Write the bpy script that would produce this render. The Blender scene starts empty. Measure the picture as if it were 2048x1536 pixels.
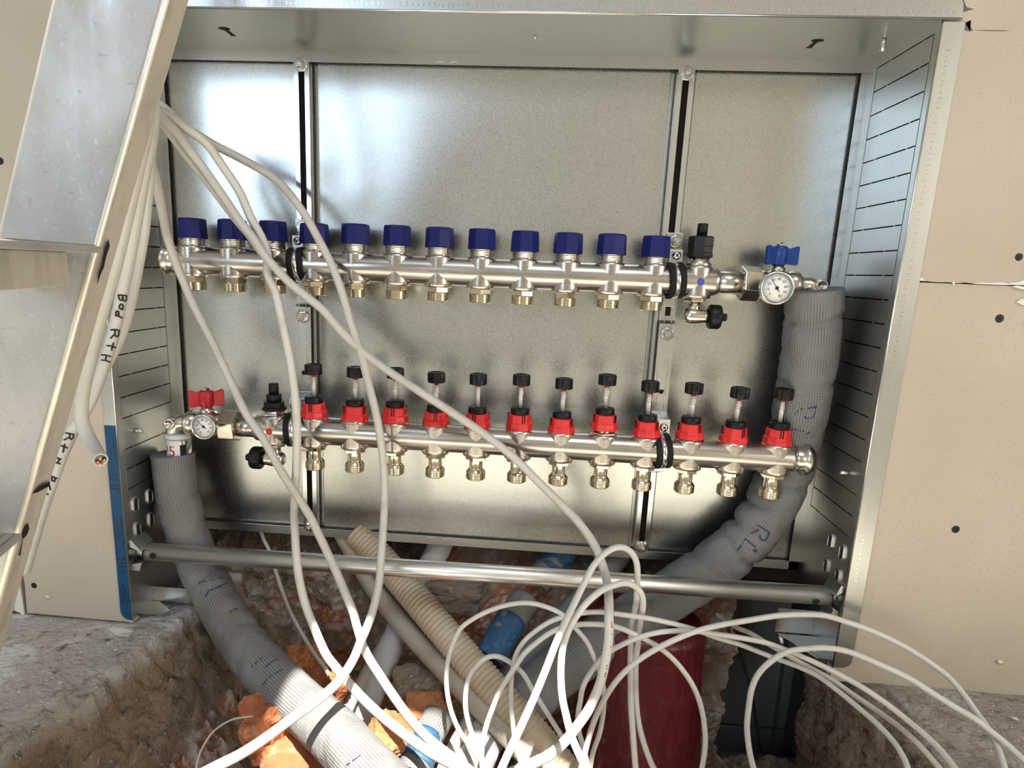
import bpy, math, random
import numpy as np
from mathutils import Vector, Matrix, noise
random.seed(7)
S = bpy.context.scene
COL = S.collection
PI = math.pi
K = 0.001                                   # the survey below is in millimetres

# ------------------------------------------------------------------ camera
CAM = np.array((60.707, -704.472, 401.555)); FPX = 1209.867; SX, SY = -39.867, 17.864
def _rot(p, r, y):
    c, s = math.cos, math.sin
    X = np.array([[1, 0, 0], [0, c(p), -s(p)], [0, s(p), c(p)]])
    Y = np.array([[c(r), 0, s(r)], [0, 1, 0], [-s(r), 0, c(r)]])
    Z = np.array([[c(y), -s(y), 0], [s(y), c(y), 0], [0, 0, 1]])
    return Z @ X @ Y
AX = _rot(-.1988, -.04143, .06355)          # columns: right, forward, up
cam = bpy.data.objects.new('camera', bpy.data.cameras.new('camera'))
COL.objects.link(cam); S.camera = cam
cam.data.sensor_width = 36; cam.data.lens = FPX / 2048 * 36
cam.data.shift_x = -SX / 2048; cam.data.shift_y = SY / 2048
cam.data.clip_start = .01; cam.data.clip_end = 50
M4 = Matrix.Identity(4)
for i in range(3):
    M4[i][0] = AX[i, 0]; M4[i][1] = AX[i, 2]; M4[i][2] = -AX[i, 1]; M4[i][3] = CAM[i] * K
cam.matrix_world = M4

def _ray(px, py):
    return AX @ np.array([(px - 1024 - SX) / FPX, 1, -(py - 768 - SY) / FPX])
def P(px, py, y):                           # photo measurement -> point at depth y (mm)
    d = _ray(px, py); t = (y - CAM[1]) / d[1]
    return Vector(CAM + t * d)
def PX(px, py, x):
    d = _ray(px, py); t = (x - CAM[0]) / d[0]
    return Vector(CAM + t * d)
def PZ(px, py, z):
    d = _ray(px, py); t = (z - CAM[2]) / d[2]
    return Vector(CAM + t * d)

# ------------------------------------------------------------------ light
S.view_settings.view_transform = 'Standard'; S.view_settings.look = 'None'
S.view_settings.gamma = 1; S.view_settings.use_curve_mapping = False
S.view_settings.exposure = 0.84
S.cycles.max_bounces = 8; S.cycles.diffuse_bounces = 4; S.cycles.glossy_bounces = 5
S.cycles.transmission_bounces = 6; S.cycles.transparent_max_bounces = 12
S.cycles.sample_clamp_indirect = 6; S.cycles.caustics_reflective = False; S.cycles.caustics_refractive = False
W = bpy.data.worlds.new('sky'); S.world = W; W.use_nodes = True
W.node_tree.nodes['Background'].inputs[0].default_value = (.62, .78, 1, 1)
W.node_tree.nodes['Background'].inputs[1].default_value = 1.5
def sun(name, d, energy, color, angle):
    l = bpy.data.lights.new(name, 'SUN'); l.energy = energy; l.color = color; l.angle = angle
    o = bpy.data.objects.new(name, l); COL.objects.link(o)
    o.rotation_euler = Vector(d).to_track_quat('-Z', 'Y').to_euler(); return o
SUN_DIR = Vector((-.0594, .3368, -.9397))
sun('sun', SUN_DIR, 8.5, (1, .95, .86), .006)
def area(name, loc, d, sx, sy, energy, color):
    l = bpy.data.lights.new(name, 'AREA'); l.shape = 'RECTANGLE'; l.size = sx; l.size_y = sy
    l.energy = energy; l.color = color
    o = bpy.data.objects.new(name, l); COL.objects.link(o); o.location = loc
    o.rotation_euler = Vector(d).to_track_quat('-Z', 'Y').to_euler(); return o
# rear window daylight, then fill lamps added at right wall and roof
area('window_daylight', (-1.325, -2.59, 1.2), (0, 1, 0), 0.95, 1.1, 8, (.66, .82, 1))
area('side_fill', (2.19, -1.5, .9), (-1, 0, 0), 1.3, 1.3, 14, (1, .93, .82))
area('roof_fill', (0.42, -1.42, 2.395), (0, 0, -1), .85, .45, 6, (.95, .97, 1))

# ------------------------------------------------------------------ mesh builder
class MB:
    def __init__(s): s.v = []; s.f = []; s.uv = []; s.sm = []
    def add(s, vs, fs, uvs=None, smooth=False):
        b = len(s.v); s.v.extend([tuple(p) for p in vs])
        for k, f in enumerate(fs):
            s.f.append([b + i for i in f]); s.uv.append(uvs[k] if uvs else None); s.sm.append(smooth)
        return s
    def box(s, x0, x1, y0, y1, z0, z1, M=None):
        vs = [Vector((x, y, z)) for x in (x0, x1) for y in (y0, y1) for z in (z0, z1)]
        if M is not None: vs = [M @ p for p in vs]
        return s.add(vs, [(0, 1, 3, 2), (4, 6, 7, 5), (0, 4, 5, 1), (2, 3, 7, 6), (0, 2, 6, 4), (1, 5, 7, 3)])
    def lathe(s, o, axis, prof, seg=24, smooth=True, sx=None, rfun=None, cap=True, phase=0.):
        o = Vector(o); a = Vector(axis).normalized()
        u = Vector(sx) if sx else (Vector((1, 0, 0)) if abs(a.x) < .9 else Vector((0, 1, 0)))
        u = (u - a * u.dot(a)).normalized(); w = a.cross(u)
        vs = []
        for (r, h) in prof:
            for k in range(seg):
                t = 2 * PI * k / seg + phase
                rr = r * (rfun(t) if rfun else 1)
                vs.append(o + a * h + (u * math.cos(t) + w * math.sin(t)) * rr)
        fs = []
        n = len(prof)
        for i in range(n - 1):
            for k in range(seg):
                k2 = (k + 1) % seg
                fs.append((i * seg + k, i * seg + k2, (i + 1) * seg + k2, (i + 1) * seg + k))
        s.add(vs, fs, smooth=smooth)
        b = len(s.v) - n * seg
        if cap:
            s.f.append([b + k for k in range(seg)][::-1]); s.uv.append(None); s.sm.append(False)
            s.f.append([b + (n - 1) * seg + k for k in range(seg)]); s.uv.append(None); s.sm.append(False)
        return s
    def cyl(s, a, b, r, seg=20, smooth=True, **kw):
        a, b = Vector(a), Vector(b)
        return s.lathe(a, b - a, [(r, 0), (r, (b - a).length)], seg, smooth, **kw)
    def prism(s, poly, y0, y1, M=None):     # poly in xz, extruded along y
        n = len(poly)
        vs = [Vector((x, y0, z)) for x, z in poly] + [Vector((x, y1, z)) for x, z in poly]
        if M is not None: vs = [M @ p for p in vs]
        fs = [tuple(range(n)), tuple(range(2 * n - 1, n - 1, -1))]
        fs += [(i, i + n, (i + 1) % n + n, (i + 1) % n) for i in range(n)]
        return s.add(vs, fs)
    def tube(s, pts, r, seg=10, smooth=True, cap=True, rf=None):
        n = len(pts); pts = [Vector(p) for p in pts]
        T = []
        for i in range(n):
            t = pts[min(i + 1, n - 1)] - pts[max(i - 1, 0)]
            T.append(t.normalized() if t.length > 1e-9 else Vector((0, 0, 1)))
        u = T[0].orthogonal().normalized(); vs = []; L = 0; Ls = []
        for i in range(n):
            if i: L += (pts[i] - pts[i - 1]).length
            Ls.append(L)
            u = (u - T[i] * u.dot(T[i])); u = u.normalized() if u.length > 1e-6 else T[i].orthogonal().normalized()
            w = T[i].cross(u); ri = r[i] if hasattr(r, '__len__') else r
            for k in range(seg):
                a = 2 * PI * k / seg
                rr = ri * (rf(L, a) if rf else 1)
                vs.append(pts[i] + (u * math.cos(a) + w * math.sin(a)) * rr)
        fs, uv = [], []
        rm = (sum(r) / n if hasattr(r, '__len__') else r)
        C = 2 * PI * rm
        for i in range(n - 1):
            for k in range(seg):
                k2 = (k + 1) % seg
                fs.append((i * seg + k, i * seg + k2, (i + 1) * seg + k2, (i + 1) * seg + k))
                a0, a1 = C * k / seg * K, C * (k + 1) / seg * K
                uv.append([(a0, Ls[i] * K), (a1, Ls[i] * K), (a1, Ls[i + 1] * K), (a0, Ls[i + 1] * K)])
        b = len(s.v)
        s.add(vs, fs, uv, smooth)
        if cap:
            s.f.append([b + k for k in range(seg)][::-1]); s.uv.append(None); s.sm.append(False)
            s.f.append([b + (n - 1) * seg + k for k in range(seg)]); s.uv.append(None); s.sm.append(False)
        return s
    def grid(s, fn, nu, nv, smooth=True):
        vs = [fn(i, j) for j in range(nv) for i in range(nu)]
        fs = [(j * nu + i, j * nu + i + 1, (j + 1) * nu + i + 1, (j + 1) * nu + i) for j in range(nv - 1) for i in range(nu - 1)]
        return s.add(vs, fs, smooth=smooth)
    def build(s, name, mat, parent=None, col=None, bevel=0, fix=True):
        me = bpy.data.meshes.new(name)
        o = bpy.data.objects.new(name, me)
        org = Vector(parent['_o']) if parent is not None and '_o' in parent else Vector((0, 0, 0))
        me.from_pydata([((x - org.x) * K, (y - org.y) * K, (z - org.z) * K) for x, y, z in s.v], [], s.f)
        me.polygons.foreach_set('use_smooth', s.sm)
        if any(u is not None for u in s.uv):
            ul = me.uv_layers.new(name='UVMap')
            flat = []
            for f, u in zip(s.f, s.uv):
                for k in range(len(f)): flat.extend(u[k] if u else (0, 0))
            ul.data.foreach_set('uv', flat)
        if col is not None:
            ca = me.color_attributes.new('Col', 'FLOAT_COLOR', 'POINT')
            ca.data.foreach_set('color', [c for q in col for c in (*q, 1)])
        if fix:
            import bmesh
            bm = bmesh.new(); bm.from_mesh(me); bmesh.ops.recalc_face_normals(bm, faces=bm.faces)
            bm.to_mesh(me); bm.free()
        me.materials.append(mat)
        COL.objects.link(o)
        if parent is not None:
            o.parent = parent; o['_o'] = list(org)
        if bevel:
            m = o.modifiers.new('edge', 'BEVEL'); m.width = bevel * K; m.segments = 2; m.limit_method = 'ANGLE'; m.angle_limit = .6
        return o
def tag(o, label=None, cat=None, group=None, kind=None):
    if label: o['label'] = label
    if cat: o['category'] = cat
    if group: o['group'] = group
    if kind: o['kind'] = kind
    return o
def thing(name, loc, label, cat, group=None):
    o = bpy.data.objects.new(name, None); COL.objects.link(o)
    o.location = Vector(loc) * K; o['_o'] = list(loc); o.empty_display_size = .02
    return tag(o, label, cat, group)
def kids(o): return [c for c in bpy.data.objects if c.parent is o]
def copy_tree(o, children, parent=None):
    c = o.copy(); COL.objects.link(c)
    if parent is not None: c.parent = parent
    for ch in children.get(o.name, ()): copy_tree(ch, children, c)
    return c
def smooth_path(pts, n=8):
    pts = [Vector(p) for p in pts]; q = [pts[0] * 2 - pts[1]] + pts + [pts[-1] * 2 - pts[-2]]
    out = []
    for i in range(1, len(q) - 2):
        p0, p1, p2, p3 = q[i - 1:i + 3]
        d = [max((b - a).length ** .5, 1e-4) for a, b in ((p0, p1), (p1, p2), (p2, p3))]
        t0, t1 = 0, d[0]; t2 = t1 + d[1]; t3 = t2 + d[2]
        for k in range(n):
            t = t1 + (t2 - t1) * k / n
            A1 = p0 * ((t1 - t) / (t1 - t0)) + p1 * ((t - t0) / (t1 - t0))
            A2 = p1 * ((t2 - t) / (t2 - t1)) + p2 * ((t - t1) / (t2 - t1))
            A3 = p2 * ((t3 - t) / (t3 - t2)) + p3 * ((t - t2) / (t3 - t2))
            B1 = A1 * ((t2 - t) / (t2 - t0)) + A2 * ((t - t0) / (t2 - t0))
            B2 = A2 * ((t3 - t) / (t3 - t1)) + A3 * ((t - t1) / (t3 - t1))
            out.append(B1 * ((t2 - t) / (t2 - t1)) + B2 * ((t - t1) / (t2 - t1)))
    out.append(pts[-1]); return out
def survey(s):                              # 'px,py[,y] ...' -> points, y interpolated between given depths
    rows = [[float(c) for c in t.split(',')] for t in s.split()]
    ks = [i for i, r in enumerate(rows) if len(r) > 2]
    ys = np.interp(range(len(rows)), ks, [rows[i][2] for i in ks])
    return [P(r[0], r[1], ys[i]) for i, r in enumerate(rows)]
def text_mb(body, size, M, extrude=.15, align='LEFT'):   # letters in local xz, facing -y, then M
    cu = bpy.data.curves.new('t', 'FONT'); cu.body = body; cu.size = size; cu.extrude = extrude; cu.align_x = align
    cu.align_y = 'CENTER'; cu.resolution_u = 3
    o = bpy.data.objects.new('t', cu); COL.objects.link(o)
    dg = bpy.context.evaluated_depsgraph_get(); me = bpy.data.meshes.new_from_object(o.evaluated_get(dg))
    vs = [M @ Vector((v.co.x, -v.co.z, v.co.y)) for v in me.vertices]; fs = [tuple(p.vertices) for p in me.polygons]
    bpy.data.objects.remove(o); bpy.data.curves.remove(cu); bpy.data.meshes.remove(me)
    return MB().add(vs, fs)
T_ = Matrix.Translation
def RY(a): return Matrix.Rotation(a, 4, 'Y')

# ------------------------------------------------------------------ materials
def mat(name, base, rough=.5, metal=0., bump=None, vary=None, spec=.5, scratches=None, coords='Object', aniso=0, trans=0, attr=None, coat=0):
    m = bpy.data.materials.new(name); m.use_nodes = True
    nt = m.node_tree; N = nt.nodes; L = nt.links; b = N['Principled BSDF']
    b.inputs['Base Color'].default_value = (*base, 1); b.inputs['Roughness'].default_value = rough
    b.inputs['Metallic'].default_value = metal; b.inputs['Specular IOR Level'].default_value = spec
    b.inputs['Anisotropic'].default_value = aniso; b.inputs['Transmission Weight'].default_value = trans
    b.inputs['Coat Weight'].default_value = coat
    tc = N.new('ShaderNodeTexCoord')
    def nz(scale, det=4, st=None):
        t = N.new('ShaderNodeTexNoise'); t.inputs['Scale'].default_value = scale; t.inputs['Detail'].default_value = det
        if st:
            mp = N.new('ShaderNodeMapping'); mp.inputs['Scale'].default_value = st; L.new(tc.outputs[coords], mp.inputs[0]); L.new(mp.outputs[0], t.inputs[0])
        else: L.new(tc.outputs[coords], t.inputs[0])
        return t
    src = None
    if attr:
        a = N.new('ShaderNodeAttribute'); a.attribute_name = attr; src = a.outputs['Color']
    for v in (vary or []):                  # (scale, colour, low, high[, stretch])
        t = nz(v[0], 5, v[4] if len(v) > 4 else None)
        r = N.new('ShaderNodeMapRange'); r.inputs[1].default_value = v[2]; r.inputs[2].default_value = v[3]; L.new(t.outputs[0], r.inputs[0])
        mx = N.new('ShaderNodeMix'); mx.data_type = 'RGBA'; L.new(r.outputs[0], mx.inputs[0])
        if src is None: mx.inputs[6].default_value = (*base, 1)
        else: L.new(src, mx.inputs[6])
        mx.inputs[7].default_value = (*v[1], 1); src = mx.outputs[2]
    if src is not None: L.new(src, b.inputs['Base Color'])
    if scratches:                           # (scale, rough lo, rough hi[, stretch])
        t = nz(scratches[0], 6, scratches[3] if len(scratches) > 3 else None)
        r = N.new('ShaderNodeMapRange'); r.inputs[1].default_value = .3; r.inputs[2].default_value = .7
        r.inputs[3].default_value = scratches[1]; r.inputs[4].default_value = scratches[2]
        L.new(t.outputs[0], r.inputs[0]); L.new(r.outputs[0], b.inputs['Roughness'])
    prev = None
    for bp in (bump or []):                 # (scale, strength, distance_m[, stretch])
        t = nz(bp[0], 5, bp[3] if len(bp) > 3 else None)
        bn = N.new('ShaderNodeBump'); bn.inputs['Strength'].default_value = bp[1]; bn.inputs['Distance'].default_value = bp[2]
        L.new(t.outputs[0], bn.inputs['Height'])
        if prev: L.new(prev.outputs[0], bn.inputs['Normal'])
        prev = bn
    if prev: L.new(prev.outputs[0], b.inputs['Normal'])
    return m
galv = mat('galvanised_steel', (.575, .59, .57), .30, 1, bump=[(900, .06, .0004), (4, .04, .01)], vary=[(900, (.64, .655, .635), .38, .62)], scratches=(900, .25, .33))
galv2 = mat('galvanised_sheet_sides', (.54, .555, .54), .30, 1, bump=[(900, .07, .0004), (6, .05, .01)], vary=[(900, (.62, .63, .61), .40, .62)], scratches=(700, .28, .36))
zinc = mat('bright_zinc', (.72, .74, .74), .18, 1, bump=[(300, .05, .0004)])
chrome_bar = mat('zinc_tube', (.86, .865, .84), .34, 1, bump=[(200, .05, .0005, (.02, 1, 1))], scratches=(120, .28, .42, (.03, 1, 1)))
steel = mat('brushed_stainless', (.60, .565, .52), .24, 1, bump=[(900, .06, .0003, (.03, 1, 1))], scratches=(500, .18, .34, (.03, 1, 1)), vary=[(14, (.52, .475, .43), .45, .7)])
nickel = mat('nickel_plated_brass', (.76, .68, .52), .13, 1, vary=[(60, (.70, .63, .50), .4, .7)])
nickel2 = mat('nickel_plated_valve', (.70, .66, .58), .22, 1, bump=[(300, .08, .0004)], vary=[(50, (.58, .52, .44), .45, .7)])
alu = mat('worn_aluminium', (.52, .51, .49), .52, .75, bump=[(9, .08, .01), (900, .15, .0004)], vary=[(11, (.45, .44, .425), .42, .66), (70, (.44, .43, .415), .54, .78, (1, 1, .45)), (420, (.60, .59, .57), .58, .78, (1, 1, .5)), (230, (.34, .335, .325), .64, .78, (.5, 1, 1))], scratches=(45, .44, .66, (1, 1, .4)))
alu2 = mat('worn_aluminium_flange', (.72, .68, .59), .48, .7, bump=[(300, .06, .0005)], vary=[(70, (.58, .54, .46), .5, .72, (1, 1, .2))])
board = mat('plasterboard_paper', (.505, .435, .345), .85, 0, bump=[(500, .12, .0005)], vary=[(5, (.565, .495, .40), .35, .65), (420, (.44, .38, .305), .52, .8), (900, (.61, .54, .45), .58, .85)], spec=.2)
gypsum = mat('torn_gypsum', (.80, .76, .70), .9, 0, bump=[(200, .3, .001)])
darkhole = mat('dark_void', (.012, .011, .010), .9)
screw_m = mat('black_phosphate_screw', (.035, .032, .030), .45, .6)
blue_p = mat('blue_plastic', (.007, .012, .120), .48, 0, bump=[(300, .03, .0004)], spec=.3)
blue_h = mat('blue_lever_plastic', (.010, .060, .30), .28)
red_p = mat('red_plastic', (.74, .028, .030), .36, 0)
red_h = mat('red_lever_plastic', (.58, .016, .026), .28)
black_p = mat('black_plastic', (.008, .008, .009), .38, spec=.3)
rubber = mat('black_rubber', (.010, .010, .010), .6, spec=.25)
cable_m = mat('grey_white_cable_sheath', (.60, .575, .525), .42, 0, vary=[(30, (.50, .47, .42), .52, .72), (6, (.66, .635, .59), .4, .7)], bump=[(500, .04, .0004)])
cable_w = mat('white_cable_sheath', (.70, .68, .63), .40, 0, vary=[(30, (.56, .53, .47), .55, .75)], bump=[(500, .04, .0004)])
cable_d = mat('beige_grey_cable_sheath', (.56, .53, .46), .45, 0, vary=[(40, (.36, .33, .28), .58, .76), (8, (.64, .61, .55), .4, .7)])
cable_k = mat('dark_grey_cable_sheath', (.05, .05, .05), .5)
ink = mat('black_marker_ink', (.008, .008, .010), .5)
redink = mat('red_print', (.55, .03, .03), .5)
blueink = mat('blue_print', (.012, .045, .16), .6)
sticker_m = mat('blue_sticker', (.008, .068, .165), .45, spec=.3)
white_p = mat('white_paper_label', (.82, .81, .78), .5)
dial_m = mat('thermometer_dial', (.86, .86, .84), .4)
copper = mat('copper_strand', (.65, .26, .16), .3, 1)
conduit_m = mat('beige_corrugated_conduit', (.56, .455, .315), .48, 0, vary=[(30, (.47, .375, .255), .5, .7), (7, (.62, .53, .40), .45, .7)])
conduit_s = mat('smooth_beige_pipe', (.50, .445, .365), .42, 0, vary=[(26, (.40, .35, .28), .5, .72)])
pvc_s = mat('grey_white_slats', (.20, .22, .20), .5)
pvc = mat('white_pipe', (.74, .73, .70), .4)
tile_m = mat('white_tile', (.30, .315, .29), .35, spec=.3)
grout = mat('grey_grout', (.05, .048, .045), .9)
brick_m = mat('orange_clay_brick', (.47, .165, .066), .9, 0, bump=[(60, .5, .003), (300, .3, .001)], vary=[(22, (.36, .105, .045), .42, .66), (50, (.56, .38, .26), .6, .76), (9, (.56, .25, .11), .48, .66)])
plaster_w = mat('room_plaster', (.62, .575, .50), .9)
ceil_w = mat('ceiling_plaster', (.58, .55, .50), .9)
frame_w = mat('window_frame_white', (.7, .7, .7), .4)
flake_m = mat('plaster_flake', (.70, .66, .60), .9)
rub_m = mat('rubble_ground', (.4, .35, .3), .95, 0, attr='Col', bump=[(45, 1., .009), (160, 1., .005), (600, .6, .0015)], vary=[(70, (.20, .155, .115), .56, .74), (220, (.62, .58, .54), .62, .76)], spec=.15)
film = mat('red_wrapped_film', (.125, .009, .0145), .42, 0, bump=[(70, 1., .004, (1, 1, .25)), (240, .45, .002, (1, 1, .35))], vary=[(60, (.085, .006, .010), .5, .72, (1, 1, .25))], coat=.25)
bluetape = mat('blue_cloth_tape', (.022, .085, .19), .7, 0, bump=[(400, .4, .001)], vary=[(120, (.06, .16, .30), .52, .72)])
clear = bpy.data.materials.new('clear_sight_glass'); clear.use_nodes = True
def _clear():
    nt = clear.node_tree; N = nt.nodes; L = nt.links; N.remove(N['Principled BSDF'])
    t = N.new('ShaderNodeBsdfTransparent'); t.inputs[0].default_value = (.95, .95, .94, 1)
    g = N.new('ShaderNodeBsdfGlossy'); g.inputs['Roughness'].default_value = .08
    fr = N.new('ShaderNodeValue'); fr.outputs[0].default_value = .10
    mx = N.new('ShaderNodeMixShader'); L.new(fr.outputs[0], mx.inputs[0]); L.new(t.outputs[0], mx.inputs[1]); L.new(g.outputs[0], mx.inputs[2])
    L.new(mx.outputs[0], N['Material Output'].inputs[0])
_clear()
def knit_mat(name, base, dark, fine):
    # woven insulation sleeve: rows of small stitches, in the tube's own surface coordinates (metres)
    m = bpy.data.materials.new(name); m.use_nodes = True
    nt = m.node_tree; N = nt.nodes; L = nt.links; b = N['Principled BSDF']; b.inputs['Roughness'].default_value = .75; b.inputs['Specular IOR Level'].default_value = .25
    tc = N.new('ShaderNodeTexCoord'); sp = N.new('ShaderNodeSeparateXYZ'); L.new(tc.outputs['UV'], sp.inputs[0])
    def math_(op, a, bb=None):
        n = N.new('ShaderNodeMath'); n.operation = op
        for i, x in enumerate((a, bb)):
            if x is None: continue
            if isinstance(x, (int, float)): n.inputs[i].default_value = x
            else: L.new(x, n.inputs[i])
        return n.outputs[0]
    su = math_('SINE', math_('MULTIPLY', sp.outputs[0], 2 * PI / .0033)); sv = math_('SINE', math_('MULTIPLY', sp.outputs[1], 2 * PI / .0028))
    h = math_('MULTIPLY', math_('ADD', math_('MULTIPLY', su, .62), math_('MULTIPLY', sv, .38)), .5)   # -.5 .. .5
    big = N.new('ShaderNodeTexNoise'); big.inputs['Scale'].default_value = 22; L.new(tc.outputs['Object'], big.inputs[0])
    amt = N.new('ShaderNodeMapRange'); amt.inputs[1].default_value = .38; amt.inputs[2].default_value = .60; amt.inputs[3].default_value = .22; amt.inputs[4].default_value = 1
    L.new(big.outputs[0], amt.inputs[0])
    hh = math_('MULTIPLY', h, amt.outputs[0])
    r = N.new('ShaderNodeMapRange'); r.inputs[1].default_value = -.40; r.inputs[2].default_value = .05; L.new(hh, r.inputs[0])
    mx = N.new('ShaderNodeMix'); mx.data_type = 'RGBA'; L.new(r.outputs[0], mx.inputs[0]); mx.inputs[6].default_value = (*dark, 1); mx.inputs[7].default_value = (*base, 1)
    L.new(mx.outputs[2], b.inputs['Base Color'])
    bn = N.new('ShaderNodeBump'); bn.inputs['Strength'].default_value = .45; bn.inputs['Distance'].default_value = .0010; L.new(hh, bn.inputs['Height'])
    n2 = N.new('ShaderNodeTexNoise'); n2.inputs['Scale'].default_value = 40; L.new(tc.outputs['Object'], n2.inputs[0])
    b2 = N.new('ShaderNodeBump'); b2.inputs['Strength'].default_value = .5; b2.inputs['Distance'].default_value = .009; L.new(n2.outputs[0], b2.inputs['Height']); L.new(bn.outputs[0], b2.inputs['Normal'])
    L.new(b2.outputs[0], b.inputs['Normal']); return m
knit = knit_mat('grey_insulation_fabric', (.25, .247, .24), (.105, .103, .10), 1)
knit_w = knit_mat('pale_insulation_fabric', (.55, .55, .545), (.40, .395, .39), 1)
# ------------------------------------------------------------------ room shell and wall build-up
HW, D, H = 456.2, 126.55, 669.2
def structure(o, label): return tag(o, label, None, None, 'structure')
def fbm(x, y, z, o=4): return noise.fractal(Vector((x, y, z)), 1., 2., o)
wall = bpy.data.objects.new('wall_back', None); COL.objects.link(wall); wall['_o'] = [0, 0, 0]
structure(wall, 'beige plasterboard wall the heating cabinet is built into')
zs = P(1900, 566, 0).z
def rough_edge_board(x0, x1, z0, z1, y0=0., y1=12.5, top=0, bottom=0, seed=0):
    n = 90 if (top or bottom) else 1
    xs = [x0 + (x1 - x0) * min(1, (i / n) ** 1.0) for i in range(n + 1)] if n > 1 else [x0, x1]
    up = [(x, z1 + (top * fbm(x * .09, seed, 0) if top else 0)) for x in xs]
    lo = [(x, z0 + (bottom * fbm(x * .09, seed + 9, 0) if bottom else 0)) for x in xs]
    mb = MB(); m = len(xs)
    vs = [Vector((x, y, z)) for y in (y0, y1) for x, z in lo + up[::-1]]
    k = 2 * m
    fs = [(i, i + 1, k - 2 - i, k - 1 - i) for i in range(m - 1)] + [(i + k, 2 * k - 1 - i, 2 * k - 2 - i, i + k + 1) for i in range(m - 1)]
    fs += [(i, (i + 1) % k, (i + 1) % k + k, i + k) for i in range(k)]
    return mb.add(vs, fs)
rough_edge_board(HW + .8, 900, zs + .6, 2400, 0, bottom=1.1, seed=3).build('plasterboard', board, wall)
rough_edge_board(HW + .8, 900, -86, zs - .6, .9, 13, top=.5, bottom=.7, seed=5).build('plasterboard', board, wall)
MB().box(900.5, 2200, 0, 12.5, -86, 2400).build('plasterboard', board, wall)
MB().box(-HW - .8, HW + .8, 0, 12.5, H + 1.5, 2400).build('plasterboard', board, wall)
MB().prism([(-HW - .8, 2400), (-HW - .8, -84), (-470, -83), (-600, -81.5), (-607.5, -82), (-606, -40), (-607, -5), (-610, 25), (-610.5, 40), (-610.5, 2400)], 0, 12.5).build('plasterboard', board, wall)
MB().prism([(-611.2, 2400), (-611.2, 34), (-614, -10), (-613, -60), (-612, -95), (-617, -84), (-626, -80), (-632, -84), (-700, -82), (-2200, -82), (-2200, 2400)], .6, 13).build('plasterboard', board, wall)
MB().prism([(-611.4, 30), (-612.5, -40), (-611, -92), (-616.5, -82), (-624, -79), (-622, -30), (-618, 20)], -.9, .5).build('torn_edge', gypsum, wall)
# torn paper along the seam and at the cabinet corner
random.seed(3)
def shard(pts, y0, y1, name, m):
    MB().prism([(q.x, q.z) for q in (P(a, b, 0) for a, b in pts)], y0, y1).build(name, m, wall)
shard([(1835, 561), (1835, 554), (1844, 556), (1850, 562)], -.7, 0, 'torn_paper', gypsum)
shard([(1945, 567.5), (1965, 565), (1985, 566), (2000, 564.5), (2020, 567), (2048, 565), (2048, 570), (2000, 570)], -.6, 0, 'torn_paper', gypsum)
shard([(2016, 564), (2030, 565), (2048, 560), (2048, 570), (2025, 569)], -1.2, -.1, 'torn_paper', gypsum)
shard([(2022, 573), (2036, 577), (2060, 582), (2060, 576), (2032, 571)], -1.6, 0, 'torn_paper', gypsum)
shard([(2032, 604), (2042, 598), (2060, 596), (2060, 612), (2044, 610)], -.6, .6, 'torn_paper', gypsum)
shard([(1904, 566), (1907, 562), (1909, 566), (1907, 571)], -.8, 0, 'torn_paper', gypsum)
tear = mat('torn_board_core', (.16, .13, .11), .95, bump=[(200, .6, .002)])
shard([(1918, -6), (1925, 14), (1927, 24), (1948, 18), (1934, 15), (1930, 8), (1925, -6)], -.15, .4, 'torn_gap', tear)
shard([(1922, 50), (1942, 40), (1930, 46), (1943, 56), (1946, 61), (1940, 63), (1921, 59)], -.15, .4, 'torn_gap', tear)
shard([(1945, 60.4), (1975, 60), (2003, 60.6), (2020, 61.5), (2003, 62.6), (1972, 61.8)], -.12, .4, 'torn_gap', tear)
def screw(px, py, name='drywall_screw', r=3.9):
    q = P(px, py, 0); mb = MB()
    mb.lathe(q + Vector((0, .3, 0)), (0, -1, 0), [(r + .6, 0), (r, .5), (r * .6, .4), (.3, .25)], 20)
    for a in (.4, .4 + PI / 2):
        d = Vector((math.cos(a), 0, math.sin(a))); n = Vector((-d.z, 0, d.x))
        mb.add([q + d * s * 2.1 + n * t * .5 + Vector((0, yy, 0)) for s in (-1, 1) for t in (-1, 1) for yy in (-.35, -.15)],
               [(0, 2, 6, 4), (1, 5, 7, 3), (0, 1, 3, 2), (4, 6, 7, 5), (0, 4, 5, 1), (2, 3, 7, 6)])
    mb.build(name, screw_m, wall)
for a in ((2038, 514), (2000, 637), (1912, 1059), (68, 1171), (1, 322)): screw(*a)
# masonry behind the boards, ceiling, side walls, rear wall with window openings
mas = bpy.data.objects.new('wall_masonry', None); COL.objects.link(mas); mas['_o'] = [0, 0, 0]; structure(mas, 'dark masonry behind the plasterboard and the cabinet')
darkmas = mat('dark_masonry', (.06, .05, .04), .95)
m = MB(); m.box(-2200, 250, 190, 260, -420, 2400); m.box(250, 2200, 190, 260, -52, 2400); m.box(540, 2200, 190, 260, -420, -52); m.build('masonry_core', darkmas, mas)
hole = [(-30, -908), (900, -1176), (900, -1800), (-800, -1800), (-800, -1260), (-70, -1130)]  # added ceiling opening, outline shaped to bound the sun patch
cm = MB()
def quad(pts): cm.add([Vector((x, y, z)) for z in (2400, 2420) for x, y in pts], [tuple(range(len(pts))), tuple(range(len(pts), 2 * len(pts)))] + [(i, (i + 1) % len(pts), (i + 1) % len(pts) + len(pts), i + len(pts)) for i in range(len(pts))])
quad([(900, -1176), (2200, -1176), (2200, -1800), (900, -1800)]); quad([(-2200, -1800), (2200, -1800), (2200, -2600), (-2200, -2600)])
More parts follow.
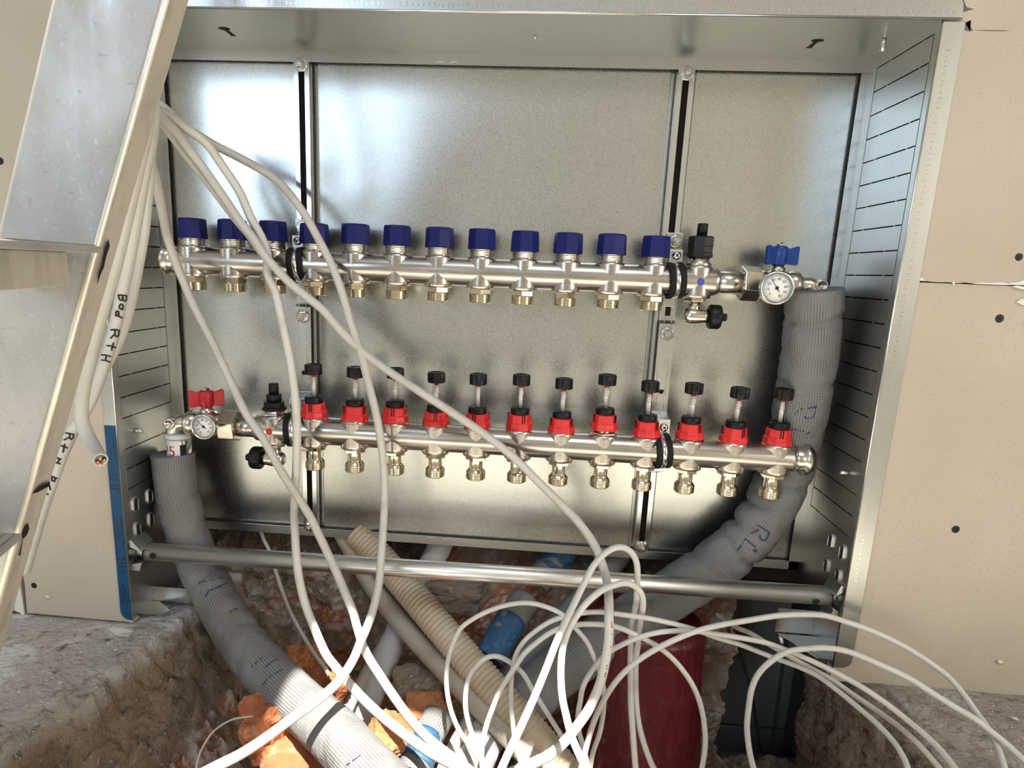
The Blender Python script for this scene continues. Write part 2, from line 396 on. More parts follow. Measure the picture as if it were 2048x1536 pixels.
quad([(-2200, -1260), (-800, -1260), (-800, -1800), (-2200, -1800)]); quad([(-2200, 350), (2200, 350), (2200, -1176), (900, -1176), (-30, -908), (-70, -1130), (-800, -1260), (-2200, -1260)])
structure(cm.build('ceiling', ceil_w), 'plain ceiling with an added opening that shapes the sun patch')
fm_ = MB(); fm_.tube([Vector((x, y, 2425)) for x, y in hole + hole[:2]], 12, 4); structure(fm_.build('sun_opening', frame_w), 'frame of the added roof opening that shapes the sun patch')
structure(MB().box(-2250, -2200, -2600, 350, -86, 2400).build('wall_left', plaster_w), 'plain plaster side wall')
structure(MB().box(2200, 2250, -2600, 350, -86, 2400).build('wall_right', plaster_w), 'plain plaster side wall')
# rear wall with one window at left
BY = -2600; wr = MB()
wr.box(-2200, -1800, BY - 60, BY, -86, 2400); wr.box(-1800, -850, BY - 60, BY, -86, 650); wr.box(-1800, -850, BY - 60, BY, 1750, 2400); wr.box(-850, 2200, BY - 60, BY, -86, 2400)
structure(wr.build('wall_front', plaster_w), 'plaster wall behind the photographer with a window opening')
wf = MB()
for x0, x1 in ((-1800, -1765), (-1345, -1305), (-885, -850)): wf.box(x0, x1, BY - 50, BY - 10, 650, 1750)
for z0, z1 in ((650, 690), (1710, 1750)): wf.box(-1800, -850, BY - 50, BY - 10, z0, z1)
structure(wf.build('window_1', frame_w), 'white two-leaf window frame behind the photographer')

# ------------------------------------------------------------------ broken floor, rubble, hole
def xl(y): return -404 + .16 * y + 14 * fbm(y * .012, 3.1, 0)
def xr(y): return 497 + .10 * y + 9 * fbm(y * .02, 8.3, 0)
def sstep(a, b, t):
    t = min(1, max(0, (t - a) / (b - a))); return t * t * (3 - 2 * t)
def vor(x, y, s):
    d = noise.voronoi(Vector((x / s, y / s, .3)))[0]; return d[1] - d[0]
GREY = (.50, .465, .43); BROWN = (.27, .205, .14); CAVITY_SHADE = (.05, .04, .03); CLAY = (.42, .155, .07); DUST = (.68, .66, .63); POR = (.24, .185, .135)
def mixc(a, b, t): return tuple(p + (q - p) * t for p, q in zip(a, b))
gx = [-2200, -1600, -1200, -900] + list(np.arange(-780, -640, 5)) + list(np.arange(-640, -180, 3)) + list(np.arange(-180, 781, 5)) + [900, 1200, 1600, 2200]
gy = [-2600, -1800, -1100, -700] + list(np.arange(-470, 176, 4.5))
tv, tc = [], []
for y in gy:
    a_l, a_r = xl(y), xr(y)
    for x in gx:
        dl, dr, dn = x - a_l, a_r - x, y + 285
        n1 = fbm(x * .010, y * .010, 1.7); n2 = fbm(x * .045, y * .045, 4.2); n3 = fbm(x * .16, y * .16, 7.7, 3)
        if y < -470 or abs(x) > 780: n2 = n3 = 0
        dls = dl + 10 * n2
        fl = 250 * sstep(0, 235, dls) + 30 * sstep(-4, 18, dls); fr = 330 * sstep(-22, -8, dr); fn = 270 * sstep(0, 80, dn)
        drop = min(fl, fr, fn)
        e = min(1, drop / 40)
        z = -84 - drop + 1.2 * n1 + e * (14 * n2 + 8 * n3 + 8 * n1 - 9 * max(0, .32 - vor(x, y, 24)) * (1 if dl < 260 else 0) * 3) + (1 - e) * (1.0 * n2 + .6 * n3)
        if dl < 60 and y < 0: z -= 10 * sstep(-60, 60, dl) * (.5 + n2)
        if y > 0: z = min(z, -86)
        z = max(z, -430)
        col = mixc(GREY, DUST, sstep(-.1, .5, n1 + .5 * n2))
        if x > 300: col = mixc((.36, .32, .27), (.46, .42, .37), sstep(-.2, .5, n1 + .5 * n2))
        if y < -292: col = mixc((.62, .585, .50), (.72, .685, .60), sstep(-.2, .5, n1 + .4 * n2))  # floor out of view made paler to brighten reflections in the cabinet
        if drop > 3:
            c2 = mixc(BROWN, (.36, .28, .20), sstep(-.3, .4, n2)); k = sstep(3, 24, drop)
            if dr < 20: c2 = mixc(POR, (.33, .27, .21), sstep(-.1, .5, n2 + n3))
            elif drop > 90: c2 = mixc(c2, mixc(CLAY, DUST, sstep(-.15, .35, n3 + .3 * n2)), sstep(-.15, .3, fbm(x * .022, y * .022, 12.5)))
            col = mixc(col, c2, k)
        tv.append((x, y, z)); tc.append(col)
nx, ny = len(gx), len(gy)
tm = MB(); tm.add(tv, [(j * nx + i, j * nx + i + 1, (j + 1) * nx + i + 1, (j + 1) * nx + i) for j in range(ny - 1) for i in range(nx - 1)], smooth=True)
structure(tm.build('floor', rub_m, col=tc, fix=False), 'dusty raw floor with a broken-out hole below the cabinet')
# rough masonry face at the back of the hole
XE = P(1447, 1400, 150).x
rx = list(np.arange(0, 1.0001, 1 / 172)); rz = list(np.arange(-430, -2, 5)); tv, tc = [], []
for z in rz:
    for u_ in rx:
        x = -560 + u_ * (560 + XE + .03 * (z + 84) + 12 * fbm(z * .03, 4.4, 0) + 6 * fbm(z * .12, 2.4, 0))
        n1 = fbm(x * .014, z * .014, 21.5); n2 = fbm(x * .05, z * .05, 2.2); n3 = fbm(x * .17, z * .17, 5.7, 3)
        y = 152 - 14 * n1 - 7 * n2 - 2.5 * n3 + (0.10 * (z + 60) if z < -60 else 0)
        col = mixc(BROWN, (.38, .30, .235), sstep(-.3, .5, n2 + .4 * n3))
        col = mixc(col, CLAY, .9 * sstep(.02, .3, fbm(x * .016 + 3, z * .020, 3.5)))
        col = mixc(col, DUST, .6 * sstep(.2, .5, n3 + .4 * n1)); y = min(y + 45 * sstep(-75, -20, z), 188); col = mixc(col, CAVITY_SHADE, .75 * sstep(-70, -20, z) + .25 * sstep(120, 220, x) * sstep(-160, -80, z)); tv.append((x, max(y, 131), z)); tc.append(col)  # shade under the cabinet and towards the right painted into the colour
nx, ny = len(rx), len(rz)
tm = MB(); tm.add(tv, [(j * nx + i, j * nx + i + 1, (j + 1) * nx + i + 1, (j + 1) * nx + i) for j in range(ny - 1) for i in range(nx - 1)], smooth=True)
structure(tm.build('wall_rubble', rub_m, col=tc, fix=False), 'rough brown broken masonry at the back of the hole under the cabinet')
# vertical broken edge of the floor slab at the right
ey, ez = list(np.arange(-300, 168, 4)), list(np.arange(-430, -82, 4)) + [-78]; tv, tc = [], []
for z in ez:
    for y in ey:
        n1 = fbm(y * .012, z * .012, 31.5); n2 = fbm(y * .05, z * .05, 6.2); n3 = fbm(y * .17, z * .17, 9.7, 3)
        dv = noise.voronoi(Vector((y / 17, z / 17, 1.3)))[0][0]; pit = max(0, .24 - dv) * 34
        x = xr(y) - 6 + 13 * n1 + 7 * n2 + 3 * n3 + pit + .06 * (z + 84) * (-1 if z > -200 else -1) + 10 * sstep(-100, -84, z) + (26 if z == -78 else 0)
        tv.append((x, y, min(z, -85 + 1.5 * n2))); tc.append(mixc(mixc(POR, (.36, .29, .22), sstep(-.1, .5, n2 + n3)), (.05, .04, .03), min(1, pit / 4)))
nx, ny = len(ey), len(ez); tm = MB(); tm.add(tv, [(j * nx + i, j * nx + i + 1, (j + 1) * nx + i + 1, (j + 1) * nx + i) for j in range(ny - 1) for i in range(nx - 1)], smooth=True)
structure(tm.build('wall_slab_edge', rub_m, col=tc, fix=False), 'porous brown broken edge of the floor slab at lower right')
# tiled wall seen through the gap at the right
tl = bpy.data.objects.new('wall_tiled', None); COL.objects.link(tl); tl['_o'] = [0, 0, 0]; structure(tl, 'pale tiled wall in shade seen through the hole at lower right')
TY = 330
j0 = P(1649, 1467, TY); jz = j0.z; jx = j0.x
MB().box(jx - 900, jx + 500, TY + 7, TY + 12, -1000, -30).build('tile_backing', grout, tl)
bx_ = MB(); bx_.box(-700, 1300, 346, 350, -1000, -45); bx_.box(-700, 1300, 166, 350, -1004, -1000); bx_.box(-704, -700, 166, 350, -1000, -40); bx_.box(1300, 1304, 166, 350, -1000, -40); bx_.box(-700, 1300, 255, 350, -50, -45); bx_.box(-700, 1300, 174, 176, -1004, -352); bx_.box(-2300, 2300, -2700, 400, -1010, -1004); bx_.box(-2300, 2300, -2700, -2660, -1010, -86); bx_.box(-2300, -2260, -2700, 400, -1010, -86); bx_.box(2260, 2300, -2700, 400, -1010, -86); bx_.box(-2300, 2300, 396, 400, -1010, 20); bx_.box(-700, -425, 164, 166, -1000, -88); bx_.box(530, 1300, 164, 166, -1000, -88); bx_.build('light_block', grout, tl)  # unseen boxes added to stop sky light leaking in from below
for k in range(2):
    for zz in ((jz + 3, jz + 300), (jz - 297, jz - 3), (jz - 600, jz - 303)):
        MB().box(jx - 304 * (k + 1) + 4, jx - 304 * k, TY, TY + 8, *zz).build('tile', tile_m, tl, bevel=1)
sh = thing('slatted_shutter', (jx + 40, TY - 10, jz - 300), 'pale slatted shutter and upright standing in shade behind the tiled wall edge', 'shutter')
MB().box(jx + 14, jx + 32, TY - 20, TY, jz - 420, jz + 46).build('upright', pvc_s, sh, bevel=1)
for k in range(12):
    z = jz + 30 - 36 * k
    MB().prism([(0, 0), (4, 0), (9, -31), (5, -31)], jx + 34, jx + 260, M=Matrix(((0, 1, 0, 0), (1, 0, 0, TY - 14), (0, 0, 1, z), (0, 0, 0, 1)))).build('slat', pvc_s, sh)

# ------------------------------------------------------------------ cabinet
cab = thing('manifold_cabinet', (0, 0, 0), 'large open galvanised steel heating manifold cabinet built into the plasterboard wall', 'cabinet')
T = 1.2
bp = MB(); bp.box(-452, 452, 134.4, 135.4, -2, H); bp.build('back_panel', galv, cab)
rail_x = [P(603, 160, 117).x, P(1372, 160, 117).x]
for a, b in ((-449, rail_x[0] - 15), (rail_x[0] + 15, rail_x[1] - 15), (rail_x[1] + 15, 449)):
    MB().box(a, b, 132.6, 134.6, 8, 663).build('panel_field', galv, cab, bevel=1.6)
MB().box(-HW, HW, 0, D, H, H + T).build('top_panel', galv2, cab)
lz = [PX(1713, 991, HW).z, PX(1705, 1033, HW).z, PX(1698, 1075, HW).z]
zl_ = [659.24 - 27.166 * i for i in range(18)]
for s in (-1, 1):
    sp = MB(); x0, x1 = (HW, HW + T) if s > 0 else (-HW - T, -HW)
    zb = -66 if s > 0 else -79
    for y0, y1, z0, z1 in ((0, 9.2, zb, H), (116.8, D, zb, H), (9.2, 116.8, zl_[0] + .6, H), (9.2, 116.8, lz[0] + .6, zl_[-1] - .6), (9.2, 116.8, zb, lz[-1] - .6)):
        sp.box(x0, x1, y0, y1, z0, z1)
    spo = sp.build('side_panel', galv2, cab)
    for zz in (zl_, lz):
        for a, b in zip(zz, zz[1:]):
            MB().box(x0, x1, 10.6, 115.6, b + .75, a - .75).build('knockout_strip', galv2, spo)
            spo_last = None
    tabs = MB()
    for zz in (zl_, lz):
        for z in zz:
            for y in (30 + 7 * math.sin(z), 92 + 5 * math.sin(z * 3)): tabs.box(x0, x1, y, y + 1.6, z - .8, z + .8)
    tag(tabs.build('bridge_tabs', galv2, spo), kind='stuff')
    MB().box(*((HW - 13, HW) if s > 0 else (-HW, -HW + 13)), D - T, D, 0, H - 13.2).build('back_lip', galv2, cab)
    # stamped lugs, pins
    for px, py in (((1662, 1082), (1685, 1104), (1653, 1132), (1676, 1153)) if s > 0 else ((270, 1009), (299, 992), (275, 1058), (302, 1039))):
        q = PX(px, py, s * HW); mb = MB()
        def ob(r, h, n=8): return [(q.y + r * math.cos(t), q.z + (h if math.sin(t) >= 0 else -h) + r * math.sin(t)) for t in [2 * PI * k / (2 * n) + .001 for k in range(2 * n)]]
        o_, i_ = ob(6.2, 5), ob(3.6, 5); n = len(o_)
        vs = [Vector((s * (HW - h), a, b)) for ring, h in ((o_, 0), (o_, 2.4), (i_, 2.4), (i_, 0.1)) for a, b in ring]
        fs = [(r * n + k, r * n + (k + 1) % n, (r + 1) * n + (k + 1) % n, (r + 1) * n + k) for r in range(3) for k in range(n)]
        lug = mb.add(vs, fs).build('stamped_lug', galv2, cab, bevel=.5)
        MB().add([Vector((s * (HW - .25), a, b)) for a, b in i_], [tuple(range(n))]).build('slot', darkhole, lug)
    q = PX(1698, 946, HW) if s > 0 else PX(269, 861, -HW)
    MB().cyl((s * HW, q.y, q.z), (s * (HW - 11), q.y, q.z), 2.6, 12).build('welded_pin', zinc, cab)
MB().box(-HW, HW, D - T, D, H - 13, H).build('back_lip', galv2, cab)
MB().box(-HW, HW, D - T, D, 0, 12.5).build('back_lip', galv2, cab)
q = PZ(1768, 76, H); MB().cyl((q.x, q.y, H), (q.x, q.y, H - 14), 2.6, 12).build('welded_pin', zinc, cab)
for px, py in ((456, 63), (1628, 87)):
    q = PZ(px, py, H); n = 14
    pl = [(q.x + 7 * math.cos(t), q.y - 9 + 5 * math.sin(t)) for t in [2 * PI * k / n for k in range(n)]]
    pn = [(q.x - 2.4, q.y - 8), (q.x + 2.4, q.y - 8), (q.x + 2.4, q.y + 9), (q.x + 4, q.y + 14), (q.x - 4, q.y + 14), (q.x - 2.4, q.y + 9)]
    mb = MB(); mb.add([Vector((a, b, H - .2)) for a, b in pl], [tuple(range(n))]); mb.add([Vector((a, b, H - .25)) for a, b in pn], [tuple(range(6))]); mb.build('keyhole_slot', darkhole, cab)
q = PZ(1070, 71, H); MB().cyl((q.x, q.y, H), (q.x, q.y, H - 4), 1.6, 10).build('rivet', zinc, cab)
# front flange: top, right (rounded ends), left
def arc(cx, cz, r, a0, a1, n=6): return [(cx + r * math.cos(math.radians(a0 + (a1 - a0) * k / n)), cz + r * math.sin(math.radians(a0 + (a1 - a0) * k / n))) for k in range(n + 1)]
FR, FT = P(1922, 30, 0).x, 718
MB().prism([(-480, H - 1), (FR, H - 1)] + arc(FR - 14, FT - 40, 14, 0, 90) + [(FR - 60, FT - 26), (-480, FT - 26)], -2.6, -1.3).build('top_flange', galv2, cab, bevel=.4)
fx = 478.5
MB().prism([(HW, H - 2), (HW, -66)] + arc(fx - 12, -54, 12, -90, 0) + [(fx, H - 2)], -1.2, 0).build('side_flange', galv2, cab, bevel=.4)
FL = -472.2
MB().prism([(-HW, H - 2), (-HW, -79)] + arc(FL + 13, -66, 13, -90, -180) + [(FL, H - 2)], -1.2, 0).build('side_flange', galv2, cab, bevel=.4)
MB().cyl((-480, -2.2, H), (FR, -2.2, H), 1.3, 8).build('rolled_edge', zinc, cab)
MB().cyl((HW, -1, H), (HW, -1, -66), 1.0, 8).build('rolled_edge', zinc, cab)
MB().cyl((-HW, -1, H), (-HW, -1, -79), 1.0, 8).build('rolled_edge', zinc, cab)
em = MB(); random.seed(5)
x = -280
while x < FR - 8:
    em.box(x, x + 1.2, -2.85, -2.5, H + 4 + random.uniform(-.5, .5), H + 6 + random.uniform(0, 3.5))
    if random.random() < .6: em.box(x + 1, x + 2, -2.85, -2.5, H + 14 + random.uniform(-1, 1), H + 18 + random.uniform(0, 4))
    x += random.uniform(4, 7)
z = 640
while z > -40:
    em.box(HW + 8, HW + 8 + random.uniform(1.5, 3.5), -1.5, -1.1, z, z + .9)
    if z > 165 and z < 420: em.box(-HW - 8, -HW - 8 + random.uniform(1.5, 3.5), -1.5, -1.1, z, z + .9)
    z -= random.uniform(4, 8)
tag(em.build('embossed_marks', zinc, cab), kind='stuff')
for x_, z_ in ((P(880, 131, D).x, H - 11.5), (P(908, 131, D).x, H - 11.5), (P(862, 1072, D).x, 11.3), (P(892, 1074, D).x, 11.3)):
    s_ = 1 if z_ > 100 else -1
    MB().tube([Vector((x_ + 5 * math.cos(t * PI / 8), D - T - .1, z_ + s_ * (2.6 * math.sin(t * PI / 8) - .5))) for t in range(9)], .5, 6).build('embossed_arc', zinc, cab)
# bent tabs at the foot
q0, q1 = P(301, 1172, 45), P(372, 1225, 45)
MB().box(-HW, q1.x + 8, 44, 45.2, -76, q0.z).build('foot_plate', galv2, cab, bevel=.3)
a = P(280, 1238, 12); MB().prism([(-HW, 12), (a.x + 30, 14), (a.x + 36, 24), (a.x + 8, 44), (-HW, 44)], -77.5, -76.3, M=Matrix(((1, 0, 0, 0), (0, 0, 1, 0), (0, 1, 0, 0), (0, 0, 0, 1)))).build('foot_tab', galv2, cab)
q0, q1 = P(1557, 1217, 60), P(1606, 1268, 60)
MB().box(q0.x, HW, 60, 61.2, q1.z, q0.z).build('foot_plate', galv2, cab, bevel=.3)
MB().prism([(q0.x + 6, 58), (HW, 58), (HW, 8), (q0.x + 34, 10), (q0.x + 18, 30)], q1.z - 2, q1.z - .8, M=Matrix(((1, 0, 0, 0), (0, 0, 1, 0), (0, 1, 0, 0), (0, 0, 0, 1)))).build('foot_tab', galv2, cab)
MB().lathe((q0.x + 4, 58, q1.z - 2), (.2, -1, -.6), [(3, 0), (4.6, 4), (3, 12), (1, 14)], 12).build('bent_lip', zinc, cab)
# sticker with print
st_t = P(216, 850, 0).z
stk = MB().prism([(-HW - .9, st_t), (-HW - .9, -78.6)] + arc(FL + 13, -66, 12.8, -90, -180) + [(FL + .2, st_t)], -1.55, -1.25).build('blue_sticker', sticker_m, cab)
def zpx(py): return P(225 + (py - 850) * .1, py, 0).z
def stext(s, size, x, z, up=False, al='LEFT'):
    M = T_(Vector((x, -1.6, z))) @ (RY(-PI / 2) if up else Matrix.Identity(4))
    text_mb(s, size, M, .06, al).build('lettering', ink, stk)
CX = (FL - HW) / 2
stext('036250/8661-0', 4.9, CX + 3.2, zpx(916), True); stext('BWSWB', 3.4, CX - 2.2, zpx(915), True)
stext('Front-', 4.3, FL + 1.2, zpx(949)); stext('blende', 4.3, FL + 1.2, zpx(957))
stext('UK', 4.6, CX, zpx(971), False, 'CENTER')
stext('Bereich für Sockelleiste', 4.5, CX + 3.6, zpx(1092), True); stext('Putzblech aufstecken', 3.9, CX - 1.2, zpx(1085), True)
stext('erst nach Fertigstellung des Verputzes', 3.8, CX - 5.6, zpx(1108), True)
stext('FFB', 5.2, CX, zpx(1135), False, 'CENTER'); stext('OK', 5.2, CX, zpx(1143), False, 'CENTER')
for k, s in enumerate(('Rahmen auf geputzte', 'Höhe OK/FFB einstellen', 'Sockelleiste auf dieser', 'montieren')): stext(s, 2.8, CX - 4.6 + 3.2 * k, zpx(1206), True)
sy = MB()
for py in (977, 1118): sy.box(FL + .6, -HW - 1.2, -1.68, -1.55, zpx(py) - .7, zpx(py) + .7)
def tri(x, z, up, h=3.6, w=1.9): sy.prism([(x - w, z), (x + w, z), (x, z + (h if up else -h))], -1.68, -1.55)
tri(-HW - 4.2, zpx(970), False); tri(FL + 2, zpx(970), False); tri(-HW - 4.2, zpx(984), True)
tri(-HW - 3.6, zpx(1111), False)
for x in (FL + 2.6, CX, -HW - 3.6): tri(x, zpx(1127), True)
sy.build('lettering', ink, stk)

# ------------------------------------------------------------------ mounting rails, nuts
def nut(o, axis, r, h, parent, name='flange_nut', m=zinc):
    o = Vector(o); a = Vector(axis).normalized(); mb = MB()
    mb.lathe(o, a, [(r * 1.45, 0), (r * 1.45, h * .25), (r * 1.25, h * .35)], 20)
    mb.lathe(o + a * h * .3, a, [(r, 0), (r, h * .65), (r * .85, h * .75)], 6, smooth=False)
    mb.lathe(o + a * h * .9, a, [(r * .52, 0), (r * .52, h * .5), (r * .4, h * .6)], 12)
    return mb.build(name, m, parent)
rails = []
for k, (x, top, bot) in enumerate(((rail_x[0], (600, 128), (618, 1054)), (rail_x[1], (1375, 145), (1290, 1096)))):
    zt, zb = P(top[0], top[1], 112).z + 6, P(bot[0], bot[1], 112).z - 6
    r = thing('mounting_rail', (x, 117, zb), ('slotted zinc mounting rail at left, behind the white cables' if k == 0 else 'slotted zinc mounting rail at right, beside the black bleed valve'), 'rail', 'vertical mounting rails on the back panel')
    mb = MB()
    pr = [(-10, 0), (-4, 0), (-4, 1.4), (-8.6, 1.4), (-8.6, 9.6), (8.6, 9.6), (8.6, 1.4), (4, 1.4), (4, 0), (10, 0), (10, 11), (-10, 11)]
    n = len(pr)
    mb.add([Vector((x + a, 117 + b, z)) for z in (zb, zt) for a, b in pr], [(i, (i + 1) % n, (i + 1) % n + n, i + n) for i in range(n)] + [(0, 11, 10, 9, 8, 7, 6, 5, 4, 3, 2, 1)[::1]])
    mb.build('channel', zinc, r)
    MB().box(x - 8, x + 8, 124, 125.5, zb, zt).build('slot_shade', darkhole, r)
    for z in (zt - 6, zb + 6): nut((x, 117, z), (0, -1, 0), 6, 9, r)
    rails.append(r)

# ------------------------------------------------------------------ bar across the foot of the cabinet
b0, b1 = P(296, 1103, 20), P(1657, 1191, 20)
bar = thing('stabiliser_bar', (0, 20, 15), 'shiny zinc tube spanning the foot of the cabinet', 'bar')
dirb = (b1 - b0).normalized()
mb = MB(); mb.cyl(b0, b1, 11.6, 40); mb.build('tube', chrome_bar, bar)
for px, py in ((306, 1111), (1632, 1203)):
    q = P(px, py, 9.5); c = Vector((q.x, 20, q.z)); nrm = (q - (b0 + dirb * (c - b0).dot(dirb))); nrm = (nrm - dirb * nrm.dot(dirb)).normalized()
    ax = b0 + dirb * (c - b0).dot(dirb)
    MB().lathe(ax + nrm * 11.0, nrm, [(4.3, 0), (4.3, .8), (.1, .8)], 18, cap=False).build('cross_hole', darkhole, bar)
for s, b in ((-1, b0), (1, b1)):
    mb = MB(); xe = s * HW
    mb.prism([(xe, b.z + 22), (xe - s * 4, b.z + 24), (b.x, b.z + 12.5), (b.x - s * 1.5, b.z + 8), (xe - s * 1, b.z + 14)], 2, 32)
    mb.prism([(xe, b.z - 20), (xe - s * 12, b.z - 21), (b.x, b.z - 12.5), (b.x - s * 1.5, b.z - 8), (xe - s * 1, b.z - 12)], 4, 30)
    mb.build('spring_clip', galv2, bar, bevel=.5)
    mb = MB(); mb.lathe((b.x, b.y, b.z), (s, 0, 0), [(11.9, -.5), (11.9, .8), (9, .9)], 28); mb.build('tube_end', darkhole, bar)
    MB().cyl((b.x, b.y, b.z), (xe, b.y, b.z), 7, 16).build('end_stub', galv2, bar)
# ------------------------------------------------------------------ manifolds
def build_at(mb, name, m, parent, org, bevel=0):
    """mesh whose own origin sits at org (so that copies can be turned about it)"""
    po = Vector(parent['_o']); org = Vector(org)
    tmp = {'_o': 1}
    me = bpy.data.meshes.new(name); o = bpy.data.objects.new(name, me)
    me.from_pydata([((x - org.x) * K, (y - org.y) * K, (z - org.z) * K) for x, y, z in mb.v], [], mb.f)
    me.polygons.foreach_set('use_smooth', mb.sm)
    import bmesh
    bm = bmesh.new(); bm.from_mesh(me); bmesh.ops.recalc_face_normals(bm, faces=bm.faces); bm.to_mesh(me); bm.free()
    me.materials.append(m); COL.objects.link(o); o.parent = parent; o.location = (org - po) * K; o['_o'] = list(org)
    if bevel:
        md = o.modifiers.new('edge', 'BEVEL'); md.width = bevel * K; md.segments = 2; md.limit_method = 'ANGLE'; md.angle_limit = .5
    return o
def threads(r, h0, h1, pitch=2.2, d=1.1):
    p = []; h = h0
    while h < h1 - .1:
        p += [(r - d, h), (r, h + pitch * .35), (r, h + pitch * .65), (r - d, h + pitch * .95)]; h += pitch
    return p
Z = Vector((0, 0, 1)); X = Vector((1, 0, 0)); Y = Vector((0, 1, 0))
def run_copies(o, n, step, turn=None, lift=None):
    ch = {}
    for c in bpy.data.objects:
        if c.parent: ch.setdefault(c.parent.name, []).append(c)
    base = o.location.copy()
    for i in range(1, n):
        c = copy_tree(o, ch, o.parent); c.location = base + Vector((step * i * K, 0, (lift[i] if lift else 0) * K))
        if turn: c.rotation_euler = (0, 0, turn[i])
R0 = 18.5
def manifold(name, label, x0, ya, za, xa, xb, ends):
    t = thing(name, (x0, ya, za), label, 'manifold')
    mb = MB(); pr = [(R0 - 5, 0), (R0 - 3.2, 1), (R0 - 1.0, 3.5), (R0, 8)]; L = xb - xa
    pr = pr + [(R0, L * .25), (R0, L * .5), (R0, L * .75)] + [(r, L - h) for r, h in pr[::-1]]
    mb.lathe((xa, ya, za), X, pr, 48); mb.build('main_tube', steel, t)
    mb = MB(); c = Vector((x0, ya, za))
    mb.lathe(c + Z * -20.5, Z, [(14.5, -.8), (17.6, 0), (18.5, 1), (18.2, 5), (18.2, 36), (18.0, 39.2), (14.5, 40.5)], 40)
    s = build_at(mb, 'branch_socket', steel, t, c)
    return t, s
# --- return manifold (blue caps)
ux, uy, uz = -395.77, 91.8, 399.0
ret, sock = manifold('return_manifold', 'upper stainless steel manifold with a row of twelve dark blue screw caps', ux, uy, uz, ux - 24, 291, None)
run_copies(sock, 13, 55)
c = Vector((ux, uy, uz))
mb = MB(); mb.lathe(c, Z, [(13, 18), (14.6, 19)] + threads(15.2, 19.5, 30, 2.1, .8) + [(12, 31)], 32); neck = build_at(mb, 'threaded_neck', nickel2, ret, c)
run_copies(neck, 12, 55)
mb = MB(); mb.lathe(c, Z, [(15, 28.5), (18.6, 28.5), (18.9, 30), (18.1, 51.5), (17.2, 54), (12, 54.6), (11.5, 53.6), (2, 53.6)], 8, smooth=False)
cap = build_at(mb, 'blue_cap', blue_p, ret, c, .5); tag(cap, 'dark blue faceted plastic screw cap')
random.seed(11)
tn = [random.uniform(0, .8) for _ in range(12)]
cap.rotation_euler = (0, 0, .25); run_copies(cap, 12, 55, tn, [random.uniform(-.6, .6) for _ in range(12)])
mb = MB(); mb.lathe(c, -Z, [(12, 20), (14.6, 20.4), (14.9, 21.5), (14.9, 27), (13.6, 28)], 6, smooth=False); mb.lathe(c, -Z, [(13, 27)] + threads(14.6, 27.4, 38, 2.3, 1.) + [(13, 38.6), (11, 38.7), (10.5, 34), (1, 34)], 32)
nip = build_at(mb, 'outlet_nipple', nickel, ret, c, .3); run_copies(nip, 12, 55, [random.uniform(0, 1) for _ in range(12)])
mb = MB(); e = ux - 24
mb.lathe((e + 3, uy, uz), -X, [(12, 0), (17.5, 2), (18, 4), (18, 10), (20.4, 11), (20.8, 14), (20.0, 17), (16.5, 18), (16, 16.5), (2, 16.5)], 36); mb.build('end_plug', nickel2, ret)
# --- supply manifold (flow meters)
lx, ly, lz0 = -225.93, 67.05, 181.15
sup, sock = manifold('supply_manifold', 'lower stainless steel manifold with twelve red flow meters under black knobs', lx, ly, lz0, lx - 82, lx + 55 * 11 + 24, None)
c = Vector((lx - 55, ly, lz0)); sock.location = (c - Vector((lx, ly, lz0))) * K
run_copies(sock, 13, 55)
c = Vector((lx, ly, lz0))
mb = MB(); mb.lathe(c, -Z, [(11, 20), (14.4, 20.3), (14.6, 21.2), (14.6, 25.5), (13.6, 26.2), (9.5, 26.2)], 6, smooth=False)
mb.lathe(c, -Z, [(9.3, 25), (9.2, 26.5), (9.2, 38), (9.6, 39), (12.0, 42), (12.8, 43)] + threads(13.0, 43.4, 53, 2.4, 1.) + [(11.6, 53.4), (9.5, 53.5), (9, 49), (1, 49)], 32)
nip = build_at(mb, 'outlet_nipple', nickel, sup, c, .25); run_copies(nip, 12, 55, [random.uniform(0, 1) for _ in range(12)])
mb = MB(); mb.lathe(c, Z, [(13, 16), (16, 17), (16.3, 18), (16.3, 21), (15, 22), (11, 22.5)], 6, smooth=False); mb.lathe(c, Z, [(10, 20), (10, 34), (8, 36)], 20)
lk = build_at(mb, 'valve_seat_nut', nickel2, sup, c, .4); run_copies(lk, 12, 55, [random.uniform(0, 1) for _ in range(12)])
mb = MB(); mb.lathe(c, Z, [(14, 18.6), (17.6, 18.6), (18.2, 19.6), (18.3, 23), (17.4, 27), (15.9, 29.2), (15.6, 37.5), (14.6, 39), (9, 39)], 10, smooth=False)
fm = build_at(mb, 'flow_meter', red_p, sup, c, .6); tag(fm, 'red faceted flow meter with clear sight tube and black knob')
mb = MB()
for a0 in (.55, .55 + 2.09, .55 + 4.18):
    for d in (-.10, .10):
        a = a0 + d; u = Vector((math.cos(a), math.sin(a), 0)); w = Vector((-math.sin(a), math.cos(a), 0))
        p0 = c + u * 15.0
        mb.add([p0 + w * s + u * r + Z * h for s in (-.55, .55) for r in (0, .95) for h in (28.6, 39.1)], [(0, 1, 3, 2), (4, 6, 7, 5), (0, 4, 5, 1), (2, 3, 7, 6), (0, 2, 6, 4), (1, 5, 7, 3)])
tag(mb.build('grip_slot', rubber, fm), kind='stuff')
def lathe_part(name, m, par, pr, seg, **kw):
    bv = kw.pop('bevel', 0); mb = MB(); mb.lathe(c, Z, pr, seg, **kw); return mb.build(name, m, par, bevel=bv)
lathe_part('collar', black_p, fm, [(8, 37), (11.6, 37.4), (12, 38.5), (12, 46), (11.4, 47), (6.5, 47.2)], 32, rfun=lambda t: 1 + .02 * math.cos(16 * t))
lathe_part('sight_tube', clear, fm, [(5.7, 46.5), (5.7, 80)], 24)
